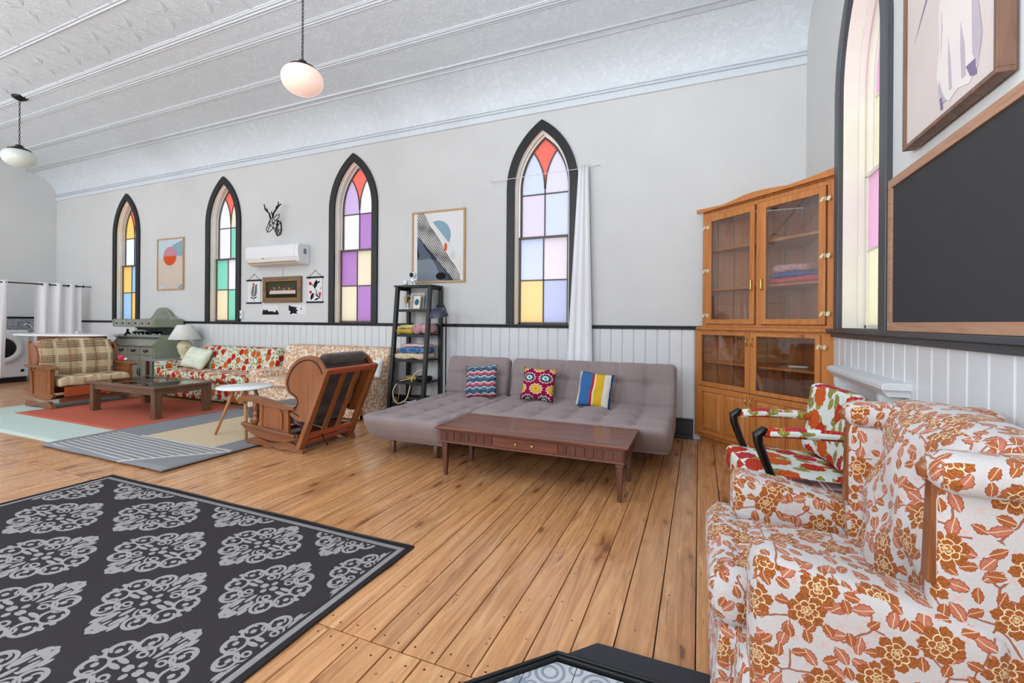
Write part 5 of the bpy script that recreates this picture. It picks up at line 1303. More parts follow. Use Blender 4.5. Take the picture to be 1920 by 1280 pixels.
b = MB(); b.box(FX-.002, FX+.003, 3.78, 4.38, .875, .88); b.build('panel_seam', 'k_slate2', wm)
b = MB(); b.lathe([(.028, 0), (.028, .006), (.018, .008)], (0, 0, 0), 18, M=Matrix.Translation(Vector((FX, 4.33, .22))) @ Matrix.Rotation(pi/2, 4, 'Y')); b.build('badge', 'dark_metal', wm)
b = MB(); b.box(-12.78, -12.0, 3.5, 4.98, 1.0, 1.02); 
o = MB(); o.box(-12.78, -12.3, 4.44, 5.09, 0, .96); cbn = o.build('laundry_cabinet', 'white_plastic', bevel=.005); tag(cbn, 'narrow white cabinet between washing machine and the curtain', 'cabinet')
o = MB(); o.box(-12.79, -12.28, 4.43, 5.10, .965, 1.0); cbn = o.build('worktop', 'grey_marble', bevel=.004); tag(cbn, 'dark grey marbled worktop in the laundry corner', 'worktop')
o = MB(); o.box(-12.788, -12.77, 3.6, 5.09, 1.0, 1.21); cbn = o.build('splashback', 'grey_marble'); tag(cbn, 'grey marbled splashback behind the laundry worktop', 'splashback')
tp = thing('tap', 'small white bent spout at the laundry worktop', 'tap', (-12.5, 4.55, 1.0)); b = MB(); b.tube([(-12.5, 4.66, 1.0), (-12.5, 4.62, 1.08), (-12.48, 4.55, 1.12), (-12.42, 4.50, 1.10)], .013, 8); b.build('spout', 'white_plastic', tp)

# ------------------------------------------------------------------ laundry curtains
RX = -11.4
rod = thing('curtain_rod', 'thin dark curtain rod across the laundry corner', 'curtain rod', (RX, 4.3, 1.865))
b = MB(); b.tube([(RX, 2.6, 1.865), (RX, 4.97, 1.865)], .011, 8); b.build('rod', 'dark_metal', rod)
b = MB(); b.tube([(RX, 4.97, 1.865), (RX, 5.10, 1.865)], .009, 8); b.lathe([(.02, 0), (.024, .02), (0, .035)], (0, 0, 0), 12, M=Matrix.Translation(Vector((RX, 4.965, 1.865))) @ Matrix.Rotation(-pi/2, 4, 'X')); b.build('end_bracket', 'dark_metal', rod)
def drape(name, label, p0, p1, z0, z1, folds, amp, nx=80, flare=None, m='curtain_white', grp=None, zedge=.0, cat='curtain'):
    P0 = Vector(p0); P1 = Vector(p1); d = (P1-P0); L_ = d.length; d.normalize(); nn = Vector((-d.y, d.x)); b = MB()
    fl = flare or (1.0, 0.0)
    def fn(u, v):
        s_ = (u-.5)*(1+(fl[0]-1)*(1-v))+.5+fl[1]*(1-v)
        w = math.sin(u*folds*2*pi)*amp*(1.0+.3*math.sin(v*3+u*9))+amp*.35*math.sin(u*folds*4.4*pi+v*2)*(1-v)
        p = P0+d*(s_*L_)+nn*w
        return Vector((p.x, p.y, z0+(z1-z0)*v))
    b.grid(fn, nx, 24); o = b.build(name, m, origin=(P0.x, P0.y, z1)); s_ = o.modifiers.new('t', 'SOLIDIFY'); s_.thickness = .002; tag(o, label, cat, grp); return o
c1 = drape('laundry_curtain', 'white grommet curtain hanging at the right of the washing machine', (RX, 4.27), (RX, 4.95), .16, 1.90, 3.5, .028, flare=(1.03, -.02))
c2 = drape('laundry_curtain', 'white curtain at far left edge partly covering the washing machine', (RX, 3.40), (RX, 3.92), .16, 1.90, 3.0, .028, flare=(1.0, -.10))
for i, (par, ys) in enumerate(((c1, (4.36, 4.46, 4.60, 4.74, 4.87)), (c2, (3.46, 3.6, 3.75, 3.88)))):
    for y in ys:
        b = MB(); b.tube([(RX+.022*math.cos(a*pi/6), y, 1.865+.022*math.sin(a*pi/6)) for a in range(12)], .005, 6, closed=True)
        b.build('grommet', 'dark_metal', par, origin=par['_w'])
# window curtain on a cord
cd = thing('hanging_line', 'thin white cord strung across the nearest tall back window', 'cord', (-1.7, 5.06, 3.0))
b = MB(); b.tube([(-2.42, 5.095, 2.98), (-2.25, 5.07, 2.975), (-1.76, 5.06, 2.985), (-1.25, 5.07, 2.995), (-1.05, 5.095, 3.02)], .0035, 6); b.tube([(-2.42, 5.095, 2.98), (-2.40, 5.09, 2.93), (-2.37, 5.09, 2.90)], .0025, 6); b.build('cord', 'white_plastic', cd)
drape('window_curtain', 'narrow white curtain hanging at the right side of the nearest back window', (-1.285, 5.035), (-1.175, 5.035), .25, 3.02, 3.2, .016, 70, flare=(3.1, -.35))
# ------------------------------------------------------------------ ladder shelf and its things
ls = thing('ladder_shelf', 'tall black ladder shelf between cream floral sofa and grey futon', 'shelf', (-3.38, 4.9, 0))
XA, XB_ = -3.645, -3.145
def fy(z): return 4.84-.17*(1-z/1.66)
b = MB(); b.box(XA-.035, XB_+.035, 4.80, 5.09, 1.665, 1.685); b.build('top_board', 'black_paint', ls, bevel=.002)
for x in (XA, XB_):
    b = MB(); b.bar((x, fy(0), 0), (x, fy(1.66), 1.665), .045, .05, (0, 1, 0)); b.build('front_leg', 'black_paint', ls, bevel=.002)
    b = MB(); b.bar((x+.015, 5.06, 0), (x+.015, 5.06, 1.665), .045, .045, (0, 1, 0)); b.build('rear_leg', 'black_paint', ls, bevel=.002)
    b = MB(); b.box(x-.01, x+.02, 4.86, 5.06, 1.625, 1.665); b.build('side_rail', 'black_paint', ls)
LZ = [1.375, 1.055, .735, .455, .17]
for z in LZ:
    b = MB(); b.box(XA+.02, XB_-.01, fy(z)-.01, 5.05, z-.018, z); b.box(XA+.02, XB_-.01, fy(z)-.01, fy(z)+.01, z-.035, z-.018); b.build('shelf_board', 'black_paint', ls, bevel=.002)
def inst(o, **k): return o
# small astronaut figure on top
fg = thing('astronaut_figure', 'small white astronaut figurine on the top of the ladder shelf', 'figurine', (-3.47, 4.90, 1.685))
b = MB(); cx, cy, z = -3.45, 4.90, 1.685
b.tube([(cx-.02, cy, z), (cx-.018, cy, z+.04)], .014, 8); b.tube([(cx+.02, cy, z), (cx+.018, cy, z+.04)], .014, 8); b.lathe([(.02, .035), (.036, .05), (.036, .085), (.02, .10)], (cx, cy, z), 14)
b.tube([(cx-.03, cy, z+.09), (cx-.06, cy-.01, z+.06)], .011, 8); b.tube([(cx+.03, cy, z+.09), (cx+.055, cy-.01, z+.065)], .011, 8); b.build('body', 'white_gloss', fg)
b = MB(); b.lathe([(0, -.042), (.03, -.032), (.046, 0), (.036, .032), (0, .045)], (cx, cy, z+.138), 18); b.build('helmet', 'white_gloss', fg)
b = MB(); b.lathe([(.03, 0), (.024, .008), (0, .012)], (0, 0, 0), 16, M=Matrix.Translation(Vector((cx+.0, cy-.040, z+.138))) @ Matrix.Rotation(pi/2, 4, 'X')); b.build('visor', 'dark_rubber', fg)
m2 = thing('moon_ornament', 'small white rounded ornament left of the astronaut figurine', 'ornament', (-3.57, 4.90, 1.685))
b = MB(); b.lathe([(0, 0), (.03, .01), (.035, .04), (.025, .075), (0, .085)], (-3.57, 4.90, 1.685), 14); b.build('body', 'white_gloss', m2)
# shelf 2 things
z = LZ[0]
gl = thing('wire_lamp', 'small golden wire ring lamp on the upper shelf', 'ornament', (-3.53, 4.90, z))
b = MB(); b.tube([(-3.53+.055*math.cos(a*pi/10), 4.90, z+.13+.06*math.sin(a*pi/10)) for a in range(20)], .005, 6, closed=True); b.tube([(-3.53+.04*math.cos(a*pi/10), 4.90+.02*math.sin(a*pi/10), z+.13+.045*math.sin(a*pi/10)) for a in range(20)], .005, 6, closed=True); b.build('ring', 'brass', gl)
b = MB(); b.tube([(-3.53, 4.90, z+.01), (-3.53, 4.90, z+.08)], .012, 8); b.lathe([(.035, 0), (.035, .012), (.01, .02)], (-3.53, 4.90, z), 14); b.build('base', 'white_cotton', gl)
def smallframe(label, x, y, w, h, fm, pm, blob, ang=0, lean=.15, z=z):
    t = thing('small_picture_frame', label, 'picture frame', (x, y, z)); M = Matrix.Translation(Vector((x, y, z))) @ Matrix.Rotation(ang, 4, 'Z') @ Matrix.Rotation(-lean, 4, 'X')
    b = MB(); e = .012
    for a in ((-w/2, w/2, 0, e), (-w/2, w/2, h-e, h), (-w/2, -w/2+e, e, h-e), (w/2-e, w/2, e, h-e)): b.box(a[0], a[1], -.008, .006, a[2], a[3])
    b.xf(M); b.build('frame', fm, t, bevel=.002)
    b = MB(); b.box(-w/2+e, w/2-e, -.002, .002, e, h-e); b.xf(M); p_ = b.build('print', pm, t)
    b = MB(); b.prism([(w*.27*math.cos(2*pi*i/16), h*.5+h*.22*math.sin(2*pi*i/16)) for i in range(16)], -.0035, -.002, lambda a, zz, hh: (a, hh, zz)); b.xf(M); b.build('print_shape', blob, p_)
smallframe('small copper-framed print with blue hill leaning on upper shelf', -3.40, 4.90, .14, .19, 'oak_pale', 'paper_white', 'k_teal', -.15)
smallframe('white framed blue picture standing in the middle of upper shelf', -3.45, 4.98, .22, .22, 'white_gloss', 'k_paleblue', 'k_white', .0, z=LZ[0])
smallframe('tall narrow gold and blue picture at the right of upper shelf', -3.235, 4.95, .11, .25, 'k_blue', 'k_gold', 'k_dark', .0, z=LZ[0])
# shelf 3: blankets
z = LZ[1]
fold('folded_blanket', 'mustard yellow blanket folded on the middle shelf', 'mustard_wool', (-3.52, 4.91, z), .26, .24, .07, seed=4)
fold('folded_blanket', 'pale straw blanket folded on top of the mustard one', 'straw_wool', (-3.50, 4.93, z+.071), .24, .22, .045, seed=5)
b = MB(); c0 = (-3.26, 4.92, z+.07); b.tube([(c0[0]-.08, c0[1]-.10, c0[2]), (c0[0]-.07, c0[1]+.10, c0[2])], .068, 16); b.tube([(c0[0]+.06, c0[1]-.10, c0[2]), (c0[0]+.05, c0[1]+.10, c0[2])], .066, 16)
for k_ in range(3): b.tube([(c0[0]-.08+(.018+.016*k_)*math.cos(a*pi/6), c0[1]-.102, c0[2]+(.018+.016*k_)*math.sin(a*pi/6)) for a in range(12)], .005, 5, closed=True)
o = b.build('rolled_blanket', 'pink_fleece', origin=(c0[0], c0[1], z)); tag(o, 'rolled pink fluffy blanket beside the mustard blanket', 'blanket')
# shelf 4
z = LZ[2]
fold('folded_blanket', 'cream and brown crocheted blanket at the bottom of the pile', 'crochet_blanket', (-3.40, 4.88, z), .46, .27, .075, seed=6, wob=.008)
fold('folded_blanket', 'blue dotted blanket folded in the middle of the pile', 'blue_dotted_blanket', (-3.38, 4.89, z+.076), .40, .25, .075, seed=7)
fold('folded_blanket', 'thin pink blanket on top of the blue dotted one', 'pink_cotton', (-3.38, 4.90, z+.152), .36, .22, .04, seed=8)
# shelf 5 and bottom: cables
def cable(label, m, pts, r=.006):
    c_ = pts[0]; b = MB(); b.tube(curve3(pts), r, 6); o = b.build('cable', m, origin=c_); tag(o, label, 'cable'); return o
def curve3(pts, n=8):
    P = [Vector(p) for p in pts]; out = []
    for i in range(len(P)-1):
        p0 = P[max(i-1, 0)]; p1 = P[i]; p2 = P[i+1]; p3 = P[min(i+2, len(P)-1)]
        for k in range(n): t = k/n; out.append(.5*((2*p1)+(-p0+p2)*t+(2*p0-5*p1+4*p2-p3)*t*t+(-p0+3*p1-3*p2+p3)*t**3))
    out.append(P[-1]); return out
z = LZ[3]
cable('cream extension cable looping down from the lower shelf', 'cream_plastic', [(-3.42, 4.85, z+.02), (-3.52, 4.74, z+.0), (-3.58, 4.68, z-.1), (-3.56, 4.66, z-.22), (-3.48, 4.66, z-.27), (-3.38, 4.68, z-.2), (-3.36, 4.74, z-.02), (-3.33, 4.78, z+.10), (-3.22, 4.82, z+.16)], .007)
cable('yellow-beige cable curling at the left of the lower shelf', 'k_gold', [(-3.46, 4.84, z+.02), (-3.54, 4.76, z-.02), (-3.50, 4.70, z-.12), (-3.55, 4.72, z-.26)], .005)
cable('white cable lying across the bottom shelf to the sofa', 'white_plastic', [(-3.55, 4.80, .18), (-3.40, 4.78, .19), (-3.30, 4.85, .22), (-3.20, 4.85, .19)], .006)
b = MB(); b.cushion(-3.36, -3.2, 4.83, 5.0, z, z+.06, .02, (6, 5, 3)); o = b.build('gadget_box', 'dark_rubber', origin=(-3.3, 4.9, z)); tag(o, 'black gadget on the lower shelf among cables', 'box')
b = MB(); b.cushion(-3.55, -3.38, 4.88, 5.0, z, z+.045, .02, (6, 5, 3), lambda p, t: p+Vector((0, 0, .01*math.sin(p.x*60)))); o = b.build('craft_bundle', 'mustard_wool', origin=(-3.46, 4.94, z)); tag(o, 'small yellow bundle at the left of the lower shelf', 'bundle')
b = MB(); b.cushion(-3.5, -3.24, 4.82, 5.02, LZ[4], LZ[4]+.08, .02, (6, 5, 3)); o = b.build('storage_bag', 'dark_rubber', origin=(-3.4, 4.9, LZ[4])); tag(o, 'black bag on the bottom shelf', 'bag')

# floor lamp with dome shade
fl_ = thing('floor_lamp', 'thin black floor lamp with navy dome shade in front of the ladder shelf', 'lamp', (-2.99, 4.97, 0))
b = MB(); b.lathe([(.11, 0), (.11, .015), (.02, .025)], (-2.99, 4.97, 0), 24); b.build('base', 'black_paint', fl_)
b = MB(); b.tube([(-2.99, 4.97, .02), (-2.985, 4.96, 1.36), (-2.99, 4.90, 1.43), (-2.96, 4.80, 1.43), (-2.935, 4.73, 1.40)], .008, 8); b.build('pole', 'black_paint', fl_)
MD = Matrix.Translation(Vector((-2.925, 4.70, 1.268))) @ Matrix.Rotation(-.12, 4, 'Y') @ Matrix.Rotation(.10, 4, 'X')
b = MB(); b.lathe([(.115, 0), (.113, .03), (.10, .072), (.07, .105), (.03, .122), (0, .126)], (0, 0, 0), 32, M=MD); b.f = [f for f in b.f if len(f) == 4]; b.sm = b.sm[:len(b.f)]; sh_ = b.build('lamp_shade', 'navy_enamel', fl_)
b = MB(); b.lathe([(.113, .001), (.110, .03), (.097, .07), (.067, .102), (0, .12)], (0, 0, 0), 32, M=MD); b.f = [f for f in b.f if len(f) == 4]; b.sm = b.sm[:len(b.f)]; b.build('shade_lining', 'inner_white', sh_)
b = MB(); b.lathe([(.012, .12), (.014, .15), (0, .155)], (0, 0, 0), 10, M=MD); b.build('shade_cap', 'dark_metal', sh_)
b = MB(); b.tube([(-2.97, 4.96, .30), (-3.0, 4.9, .26), (-2.95, 4.86, .28)], .012, 6); b.build('switch', 'dark_rubber', fl_)

# ------------------------------------------------------------------ pendant lamps
def pendant(label, x, y, zcap, lit):
    t = thing('pendant_lamp', label, 'lamp', (x, y, 4.36)); g = zcap
    b = MB(); b.lathe([(.0, 4.31), (.03, 4.315), (.075, 4.34), (.085, 4.362), (.085, 4.372)], (x, y, 0), 20); b.build('ceiling_canopy', 'dark_metal', t)
    n = int((4.31-g)/.034); first = None
    for i in range(n):
        a = (i % 2)*pi/2; zc = g+.017+(4.31-g)*(i+.2)/n
        if first is None or True:
            q = MB(); q.tube([(.009*math.cos(w*pi/4)*math.cos(a), .009*math.cos(w*pi/4)*math.sin(a), .021*math.sin(w*pi/4)) for w in range(8)], .0035, 5, closed=True)
            if i < 2: o = q.build('chain_link', 'dark_metal', t, origin=(x, y, zc), local=True); srcs = (srcs+[o]) if i else [o]
            else: copy_at(srcs[i % 2], t, (0, 0, zc-4.36))
    b = MB(); b.lathe([(.128, g-.062), (.124, g-.052), (.08, g-.032), (.05, g-.012), (.035, g+.014), (0, g+.02)], (x, y, 0), 28); b.build('fitter_cap', 'dark_metal', t)
    pr_ = [(.11, g-.058), (.150, g-.075), (.182, g-.115), (.19, g-.16), (.18, g-.21), (.152, g-.252), (.105, g-.283), (.05, g-.298), (0, g-.302)]
    b = MB(); b.lathe(pr_, (x, y, 0), 40); b.build('glass_globe', 'globe_lit' if lit else 'globe_off', t, sub=1)
mat('globe_lit', None, color=L((250, 222, 208)), rough=.12, emit=L((255, 206, 184)), estr=.34)
mat('globe_off', None, color=L((216, 224, 214)), rough=.12, spec=.6)
pendant('nearer pendant lamp glowing warm white on a long chain', -3.49, 3.15, 3.665, True)
pendant('farther pendant lamp with unlit greenish white globe at far left', -8.93, 3.17, 3.665, False)

# ------------------------------------------------------------------ wall things, back wall
def FB(d): return lambda a, z, h: (a, YB-d-h, z)
def rectp(x0, x1, z0, z1): return [(x0, z0), (x1, z0), (x1, z1), (x0, z1)]
def circ(cx, cz, rx, rz=None, a0=0, a1=2*pi, n=28):
    rz = rz or rx; return [(cx+rx*math.cos(a0+(a1-a0)*i/n), cz+rz*math.sin(a0+(a1-a0)*i/n)) for i in range(n+(0 if a1-a0 > 6.28 else 1))]
def clipr(poly, x0, x1, z0, z1):
    for a, b_, c_ in ((-1, 0, -x0), (1, 0, x1), (0, -1, -z0), (0, 1, z1)): poly = clip(poly, a, b_, c_)
    return poly
def framed(name, label, cat, x0, x1, z0, z1, fw_, fm, pm, mp=FB, dep=.025, shapes=()):
    t = thing(name, label, cat, mp(0)((x0+x1)/2, z0, 0)); F = mp(0)
    b = MB()
    for pl in (rectp(x0, x1, z0, z0+fw_), rectp(x0, x1, z1-fw_, z1), rectp(x0, x0+fw_, z0+fw_, z1-fw_), rectp(x1-fw_, x1, z0+fw_, z1-fw_)): b.prism(pl, .001, dep, F)
    b.build('frame', fm, t, bevel=.002)
    b = MB(); b.prism(rectp(x0+fw_, x1-fw_, z0+fw_, z1-fw_), .004, dep*.5, F); p_ = b.build('print', pm, t)
    lay = dep*.5
    for nm, m, polys in shapes:
        lay += .0006; b = MB()
        for pl in polys:
            pl = clipr(pl, x0+fw_, x1-fw_, z0+fw_, z1-fw_)
            if len(pl) > 2: b.prism(pl, lay-.0003, lay, F)
        if b.f: b.build(nm, m, p_)
    return t
# sun print
x0, x1, z0, z1 = -9.235, -8.475, 1.755, 2.695
framed('framed_print', 'framed print of a red and mauve sun disc hung between the two leftmost windows', 'picture', x0, x1, z0, z1, .022, 'oak_pale', 'k_beige', shapes=[
    ('printed_sky', 'k_paleblue', [[(x0, 2.32), (x1, 2.36), (x1, z1), (x0, z1)], [(x0, z0), (x0+.12, z0+.0), (x0+.2, z0+.10), (x0+.05, z0+.06)]]),
    ('printed_cloud', 'k_blue', [[(x0+.42, 2.56), (x1, z1-.04), (x1, 2.34), (x0+.5, 2.38)], circ(x1-.05, z0, .12, .10)]),
    ('printed_disc', 'k_mauve', [circ(-8.87, 2.37, .19, .17)]),
    ('printed_lower_disc', 'k_coral', [circ(-8.87, 2.37, .19, .17, pi, 2*pi)])])
# wave and moon print
x0, x1, z0, z1 = -3.615, -2.795, 1.735, 2.695
wv = []
for i in range(11):
    t0 = i/11; px = x0+.06
    top = []; bot = []
    for k_ in range(25):
        s_ = k_/24; X_ = x0+.085+s_*.66+ (1-t0)*0; 
        Z_ = z1-.05+.16-s_*.98-t0*.42+.012*math.sin(s_*16+t0*9)+.006*math.sin(s_*37+t0*4); top.append((X_, Z_)); bot.append((X_, Z_-.020))
    wv.append(top+bot[::-1])
framed('framed_print', 'framed print of diagonal wavy lines over a blue moon above the ladder shelf', 'picture', x0, x1, z0, z1, .024, 'oak_pale', 'paper_white', shapes=[
    ('printed_moon', 'k_blue', [circ(-3.21, 2.36, .20, .20)]),
    ('printed_hill', 'k_slate', [[(x0+.085, 2.38), (x0+.30, 2.16), (x0+.72, 1.75), (x0+.72, z0), (x0+.085, z0)]]),
    ('printed_ridge', 'k_slate2', [[(x0+.085, 2.04), (x0+.25, 2.06), (x0+.40, 2.03), (x0+.50, 1.90), (x0+.6, z0), (x0+.085, z0)]]),
    ('printed_boulder', 'k_black', [circ(x0+.46, 1.82, .08, .05)]), ('printed_rocks', 'k_black', [[(x0+.085, 2.24), (x0+.12, 2.10), (x0+.085, 2.05)]]),
    ('printed_band', 'k_white', [[(x0+.085, z1-.03), (x0+.22, z1-.03), (x0+.75, 2.06), (x0+.75, 1.78), (x0+.66, 1.76), (x0+.085, 2.38)]]),
    ('printed_waves', 'k_black', wv), ('printed_tint', 'k_coral', [circ(-3.085, 2.20, .022, .055)]), ('printed_glint', 'k_paleblue', [circ(-2.98, 2.09, .035, .05)])])
# supper-like generic picture -> plain dark landscape stand-in with a pale band
x0, x1, z0, z1 = -6.465, -5.64, 1.50, 1.905
blobs = [circ(x0+.17+.036*i, 1.705+.010*((i*7) % 4), .011, .022, n=8) for i in range(14)]
framed('framed_picture', 'small landscape-format picture in wide brown wooden frame under the air conditioner', 'picture', x0, x1, z0, z1, .075, 'gilt_wood', 'k_dark', dep=.035, shapes=[
    ('painted_backdrop', 'k_green', [rectp(x0+.09, x1-.09, 1.67, 1.82)]),
    ('painted_band', 'k_beige', [[(x0+.15, 1.69), (x1-.13, 1.69), (x1-.12, 1.635), (x0+.13, 1.635)]]),
    ('painted_dabs', 'k_fig1', blobs[0::3]), ('painted_dabs', 'k_fig2', blobs[1::3]), ('painted_dabs', 'k_fig3', blobs[2::3])])
b = MB(); b.tube([(-6.05, YB-.004, 1.905), (-6.05, YB-.004, 2.07)], .0015, 5); o = b.build('hanging_wire', 'dark_metal', origin=(-6.05, YB, 1.9)); tag(o, 'thin wire above the brown-framed picture', 'wire')
def scroll(label, x0, x1, z0, z1, zn, shapes):
    t = thing('hanging_print', label, 'wall hanging', ((x0+x1)/2, YB, z0)); F = FB(0); xm = (x0+x1)/2
    b = MB(); b.prism(rectp(x0+.015, x1-.015, z0, z1), .006, .008, F); p_ = b.build('print', 'paper_white', t)
    b = MB(); b.prism(rectp(x0-.01, x1+.01, z1-.012, z1+.012), .001, .018, F); b.build('top_batten', 'k_black', t, bevel=.002)
    b = MB(); b.prism(rectp(x0-.01, x1+.01, z0-.012, z0+.01), .001, .018, F); b.build('bottom_batten', 'k_black', t, bevel=.002)
    b = MB(); b.tube([(x0+.03, YB-.008, z1+.01), (xm, YB-.006, zn), (x1-.03, YB-.008, z1+.01)], .0025, 5); b.build('string', 'k_black', t)
    b = MB(); b.lathe([(.006, 0), (.006, .012), (0, .014)], (0, 0, 0), 8, M=Matrix.Translation(Vector((xm, YB, zn))) @ Matrix.Rotation(pi/2, 4, 'X')); b.build('nail', 'dark_metal', t)
    lay = .008
    for nm, m, polys in shapes:
        lay += .0006; b = MB()
        for pl in polys: b.prism(pl, lay-.0004, lay, F)
        b.build(nm, m, p_)
def leaf(x, z, ln, w, a, n=5):
    pts = []
    for i in range(n+1): s_ = i/n; pts.append((s_*ln, w*math.sin(s_*pi)))
    for i in range(n-1, 0, -1): s_ = i/n; pts.append((s_*ln, -w*math.sin(s_*pi)))
    c_, s_ = math.cos(a), math.sin(a); return [(x+p[0]*c_-p[1]*s_, z+p[0]*s_+p[1]*c_) for p in pts]
xm = -6.70
lv_ = [leaf(xm+.0+.004*i, 1.57+.032*i, .10-.007*abs(i-2), .011, math.radians(55 if s_ > 0 else 125)-s_*.35+(.25 if i < 1 else 0)*-s_, 5) for i in range(7) for s_ in (1, -1)]
scroll('hanging print of a black plant with a red flower left of the brown-framed picture', -6.855, -6.53, 1.50, 1.865, 1.965, [
    ('printed_leaves', 'k_black', lv_+[[(xm-.004, 1.83), (xm+.004, 1.83), (xm+.012, 1.52), (xm+.002, 1.52)]]), ('printed_flower', 'k_coral', [circ(xm, 1.80, .022, .028, n=10)])])
xm = -5.37
scroll('hanging print of black birds and red flowers right of the brown-framed picture', -5.53, -5.215, 1.50, 1.875, 1.98, [
    ('printed_birds', 'k_black', [leaf(xm-.02, 1.70, .15, .035, 1.2), leaf(xm-.09, 1.53, .13, .03, 1.1), leaf(xm+.02, 1.78, .09, .014, .4), leaf(xm+.09, 1.56, .12, .012, 2.5), leaf(xm-.02, 1.53, .11, .014, .3), leaf(xm+.10, 1.54, .12, .012, 1.75), leaf(xm-.1, 1.80, .12, .007, -.7), leaf(xm+.0, 1.72, .14, .008, -1.2)]),
    ('printed_flowers', 'k_red', [leaf(xm-.13, 1.80, .07, .03, -.5), leaf(xm-.12, 1.66, .06, .026, -.3), leaf(xm+.07, 1.64, .06, .03, -.6), leaf(xm-.12, 1.84, .03, .01, 1.2), leaf(xm+.11, 1.69, .035, .01, 1.3)])])
def card(label, x0, x1, z0, z1, polys):
    t = thing('art_card', label, 'card', ((x0+x1)/2, YB, z0)); b = MB(); b.prism(rectp(x0, x1, z0, z1), .001, .004, FB(0)); p_ = b.build('card', 'paper_white', t)
    b = MB()
    for pl in polys: b.prism(clipr(pl, x0, x1, z0, z1), .0042, .005, FB(0))
    b.build('printed_scene', 'k_black', p_)
card('small black and white card of a tree line below the brown-framed picture on the left', -6.50, -6.14, 1.31, 1.455, [[(-6.50, 1.31), (-6.5, 1.365), (-6.46, 1.40), (-6.44, 1.37), (-6.40, 1.395), (-6.36, 1.36), (-6.28, 1.365), (-6.22, 1.345), (-6.18, 1.39), (-6.14, 1.34), (-6.14, 1.31)]])
card('small black and white card of dark foliage below the brown-framed picture on the right', -5.92, -5.55, 1.31, 1.46, [[(-5.92, 1.46), (-5.87, 1.44), (-5.80, 1.43), (-5.74, 1.425), (-5.77, 1.395), (-5.72, 1.38), (-5.76, 1.35), (-5.73, 1.32), (-5.82, 1.33), (-5.90, 1.31), (-5.88, 1.36), (-5.92, 1.38)], circ(-5.66, 1.40, .012, .014, n=8)])
# deer head of black wire
dh = thing('wire_deer_head', 'black wire deer head with antlers above the air conditioner', 'wall decoration', (-6.3, YB, 2.7))
def Q(x, z, d): k_ = (YB-d)/5.1; return (x*k_, YB-d, 1.22+(z-1.22)*k_)      # points measured on the wall, pulled out by d
b = MB()
def wl(*pts, r=.006): b.tube([Q(*p) for p in pts], r, 6)
base = [(-6.16, 2.80, .01), (-6.085, 2.76, .01), (-6.075, 2.64, .01), (-6.10, 2.57, .01), (-6.16, 2.555, .01), (-6.20, 2.62, .01)]
wl(*base, base[0], r=.008)
brow, cheek, jaw, nose, muz, top, ear = (-6.33, 2.81, .20), (-6.25, 2.76, .16), (-6.25, 2.69, .18), (-6.38, 2.625, .28), (-6.41, 2.67, .28), (-6.29, 2.83, .14), (-6.20, 2.80, .12)
wl(brow, muz, nose, (-6.33, 2.63, .26), jaw, cheek, top, brow); wl(brow, cheek, jaw); wl(brow, (-6.33, 2.73, .24), nose); wl((-6.33, 2.73, .24), jaw); wl((-6.33, 2.73, .24), cheek)
wl(top, ear, base[0]); wl(cheek, (-6.15, 2.72, .07), base[1]); wl(jaw, (-6.15, 2.65, .07), base[2]); wl((-6.15, 2.72, .07), (-6.15, 2.65, .07)); wl(jaw, base[5]); wl((-6.15, 2.65, .07), base[3]); wl(base[0], (-6.15, 2.72, .07)); wl(ear, cheek); wl((-6.15, 2.65, .07), base[4])
wl(ear, (-6.13, 2.84, .13), (-6.12, 2.89, .13), (-6.19, 2.88, .13), (-6.24, 2.83, .13))
b.build('head', 'k_black', dh)
for nm, pth in (('antler', [[(-6.31, 2.83, .15), (-6.34, 2.92, .16), (-6.43, 2.99, .15), (-6.46, 3.08, .12)], [(-6.38, 2.95, .15), (-6.40, 3.01, .15)]]), ('antler', [[(-6.27, 2.84, .15), (-6.24, 2.93, .14), (-6.15, 3.01, .12), (-6.14, 3.09, .12)], [(-6.15, 3.02, .12), (-6.08, 3.05, .12)], [(-6.19, 2.98, .13), (-6.18, 3.03, .14)], [(-6.26, 2.88, .15), (-6.30, 2.95, .16)]])):
    b = MB()
    for p in pth: b.tube([Q(*q) for q in p], [.013]+[.011]*(len(p)-2)+[.007], 6)
    b.build(nm, 'k_black', dh)
# air conditioner
acu = thing('air_conditioner', 'white wall-mounted air conditioner under the wire deer head', 'air conditioner', (-6.0, YB, 2.08))
pf = [(.0, 2.07), (.0, 2.375), (.20, 2.375), (.225, 2.35), (.235, 2.28), (.225, 2.18), (.19, 2.11), (.13, 2.075)]
b = MB(); b.prism(pf, -6.60, -5.55, lambda d, z, h: (h, YB-.002-d, z)); b.build('casing', 'white_plastic', acu, bevel=.004)
b = MB(); b.prism([(d*1.0, z) for d, z in pf], -5.55, -5.49, lambda d, z, h: (h, YB-.002-d*(1-(h+5.55)*.8), z)); ec = b.build('end_cap', 'white_plastic', acu, bevel=.01)
b = MB(); b.prism(rectp(.07, .12, 2.22, 2.30), -5.49, -5.486, lambda d, z, h: (h, YB-d, z)); b.build('rating_label', 'k_slate2', ec)
for i, (d0, z_) in enumerate(((.21, 2.115), (.17, 2.085))):
    b = MB(); b.bar((-6.58, YB-d0, z_), (-5.56, YB-d0, z_), .05, .008, (0, 0, 1)); b.build('air_flap', 'cream_plastic', acu, bevel=.002)
b = MB(); b.box(-6.23, -6.19, YB-.232, YB-.225, 2.165, 2.172); b.build('indicator', 'k_slate', acu)
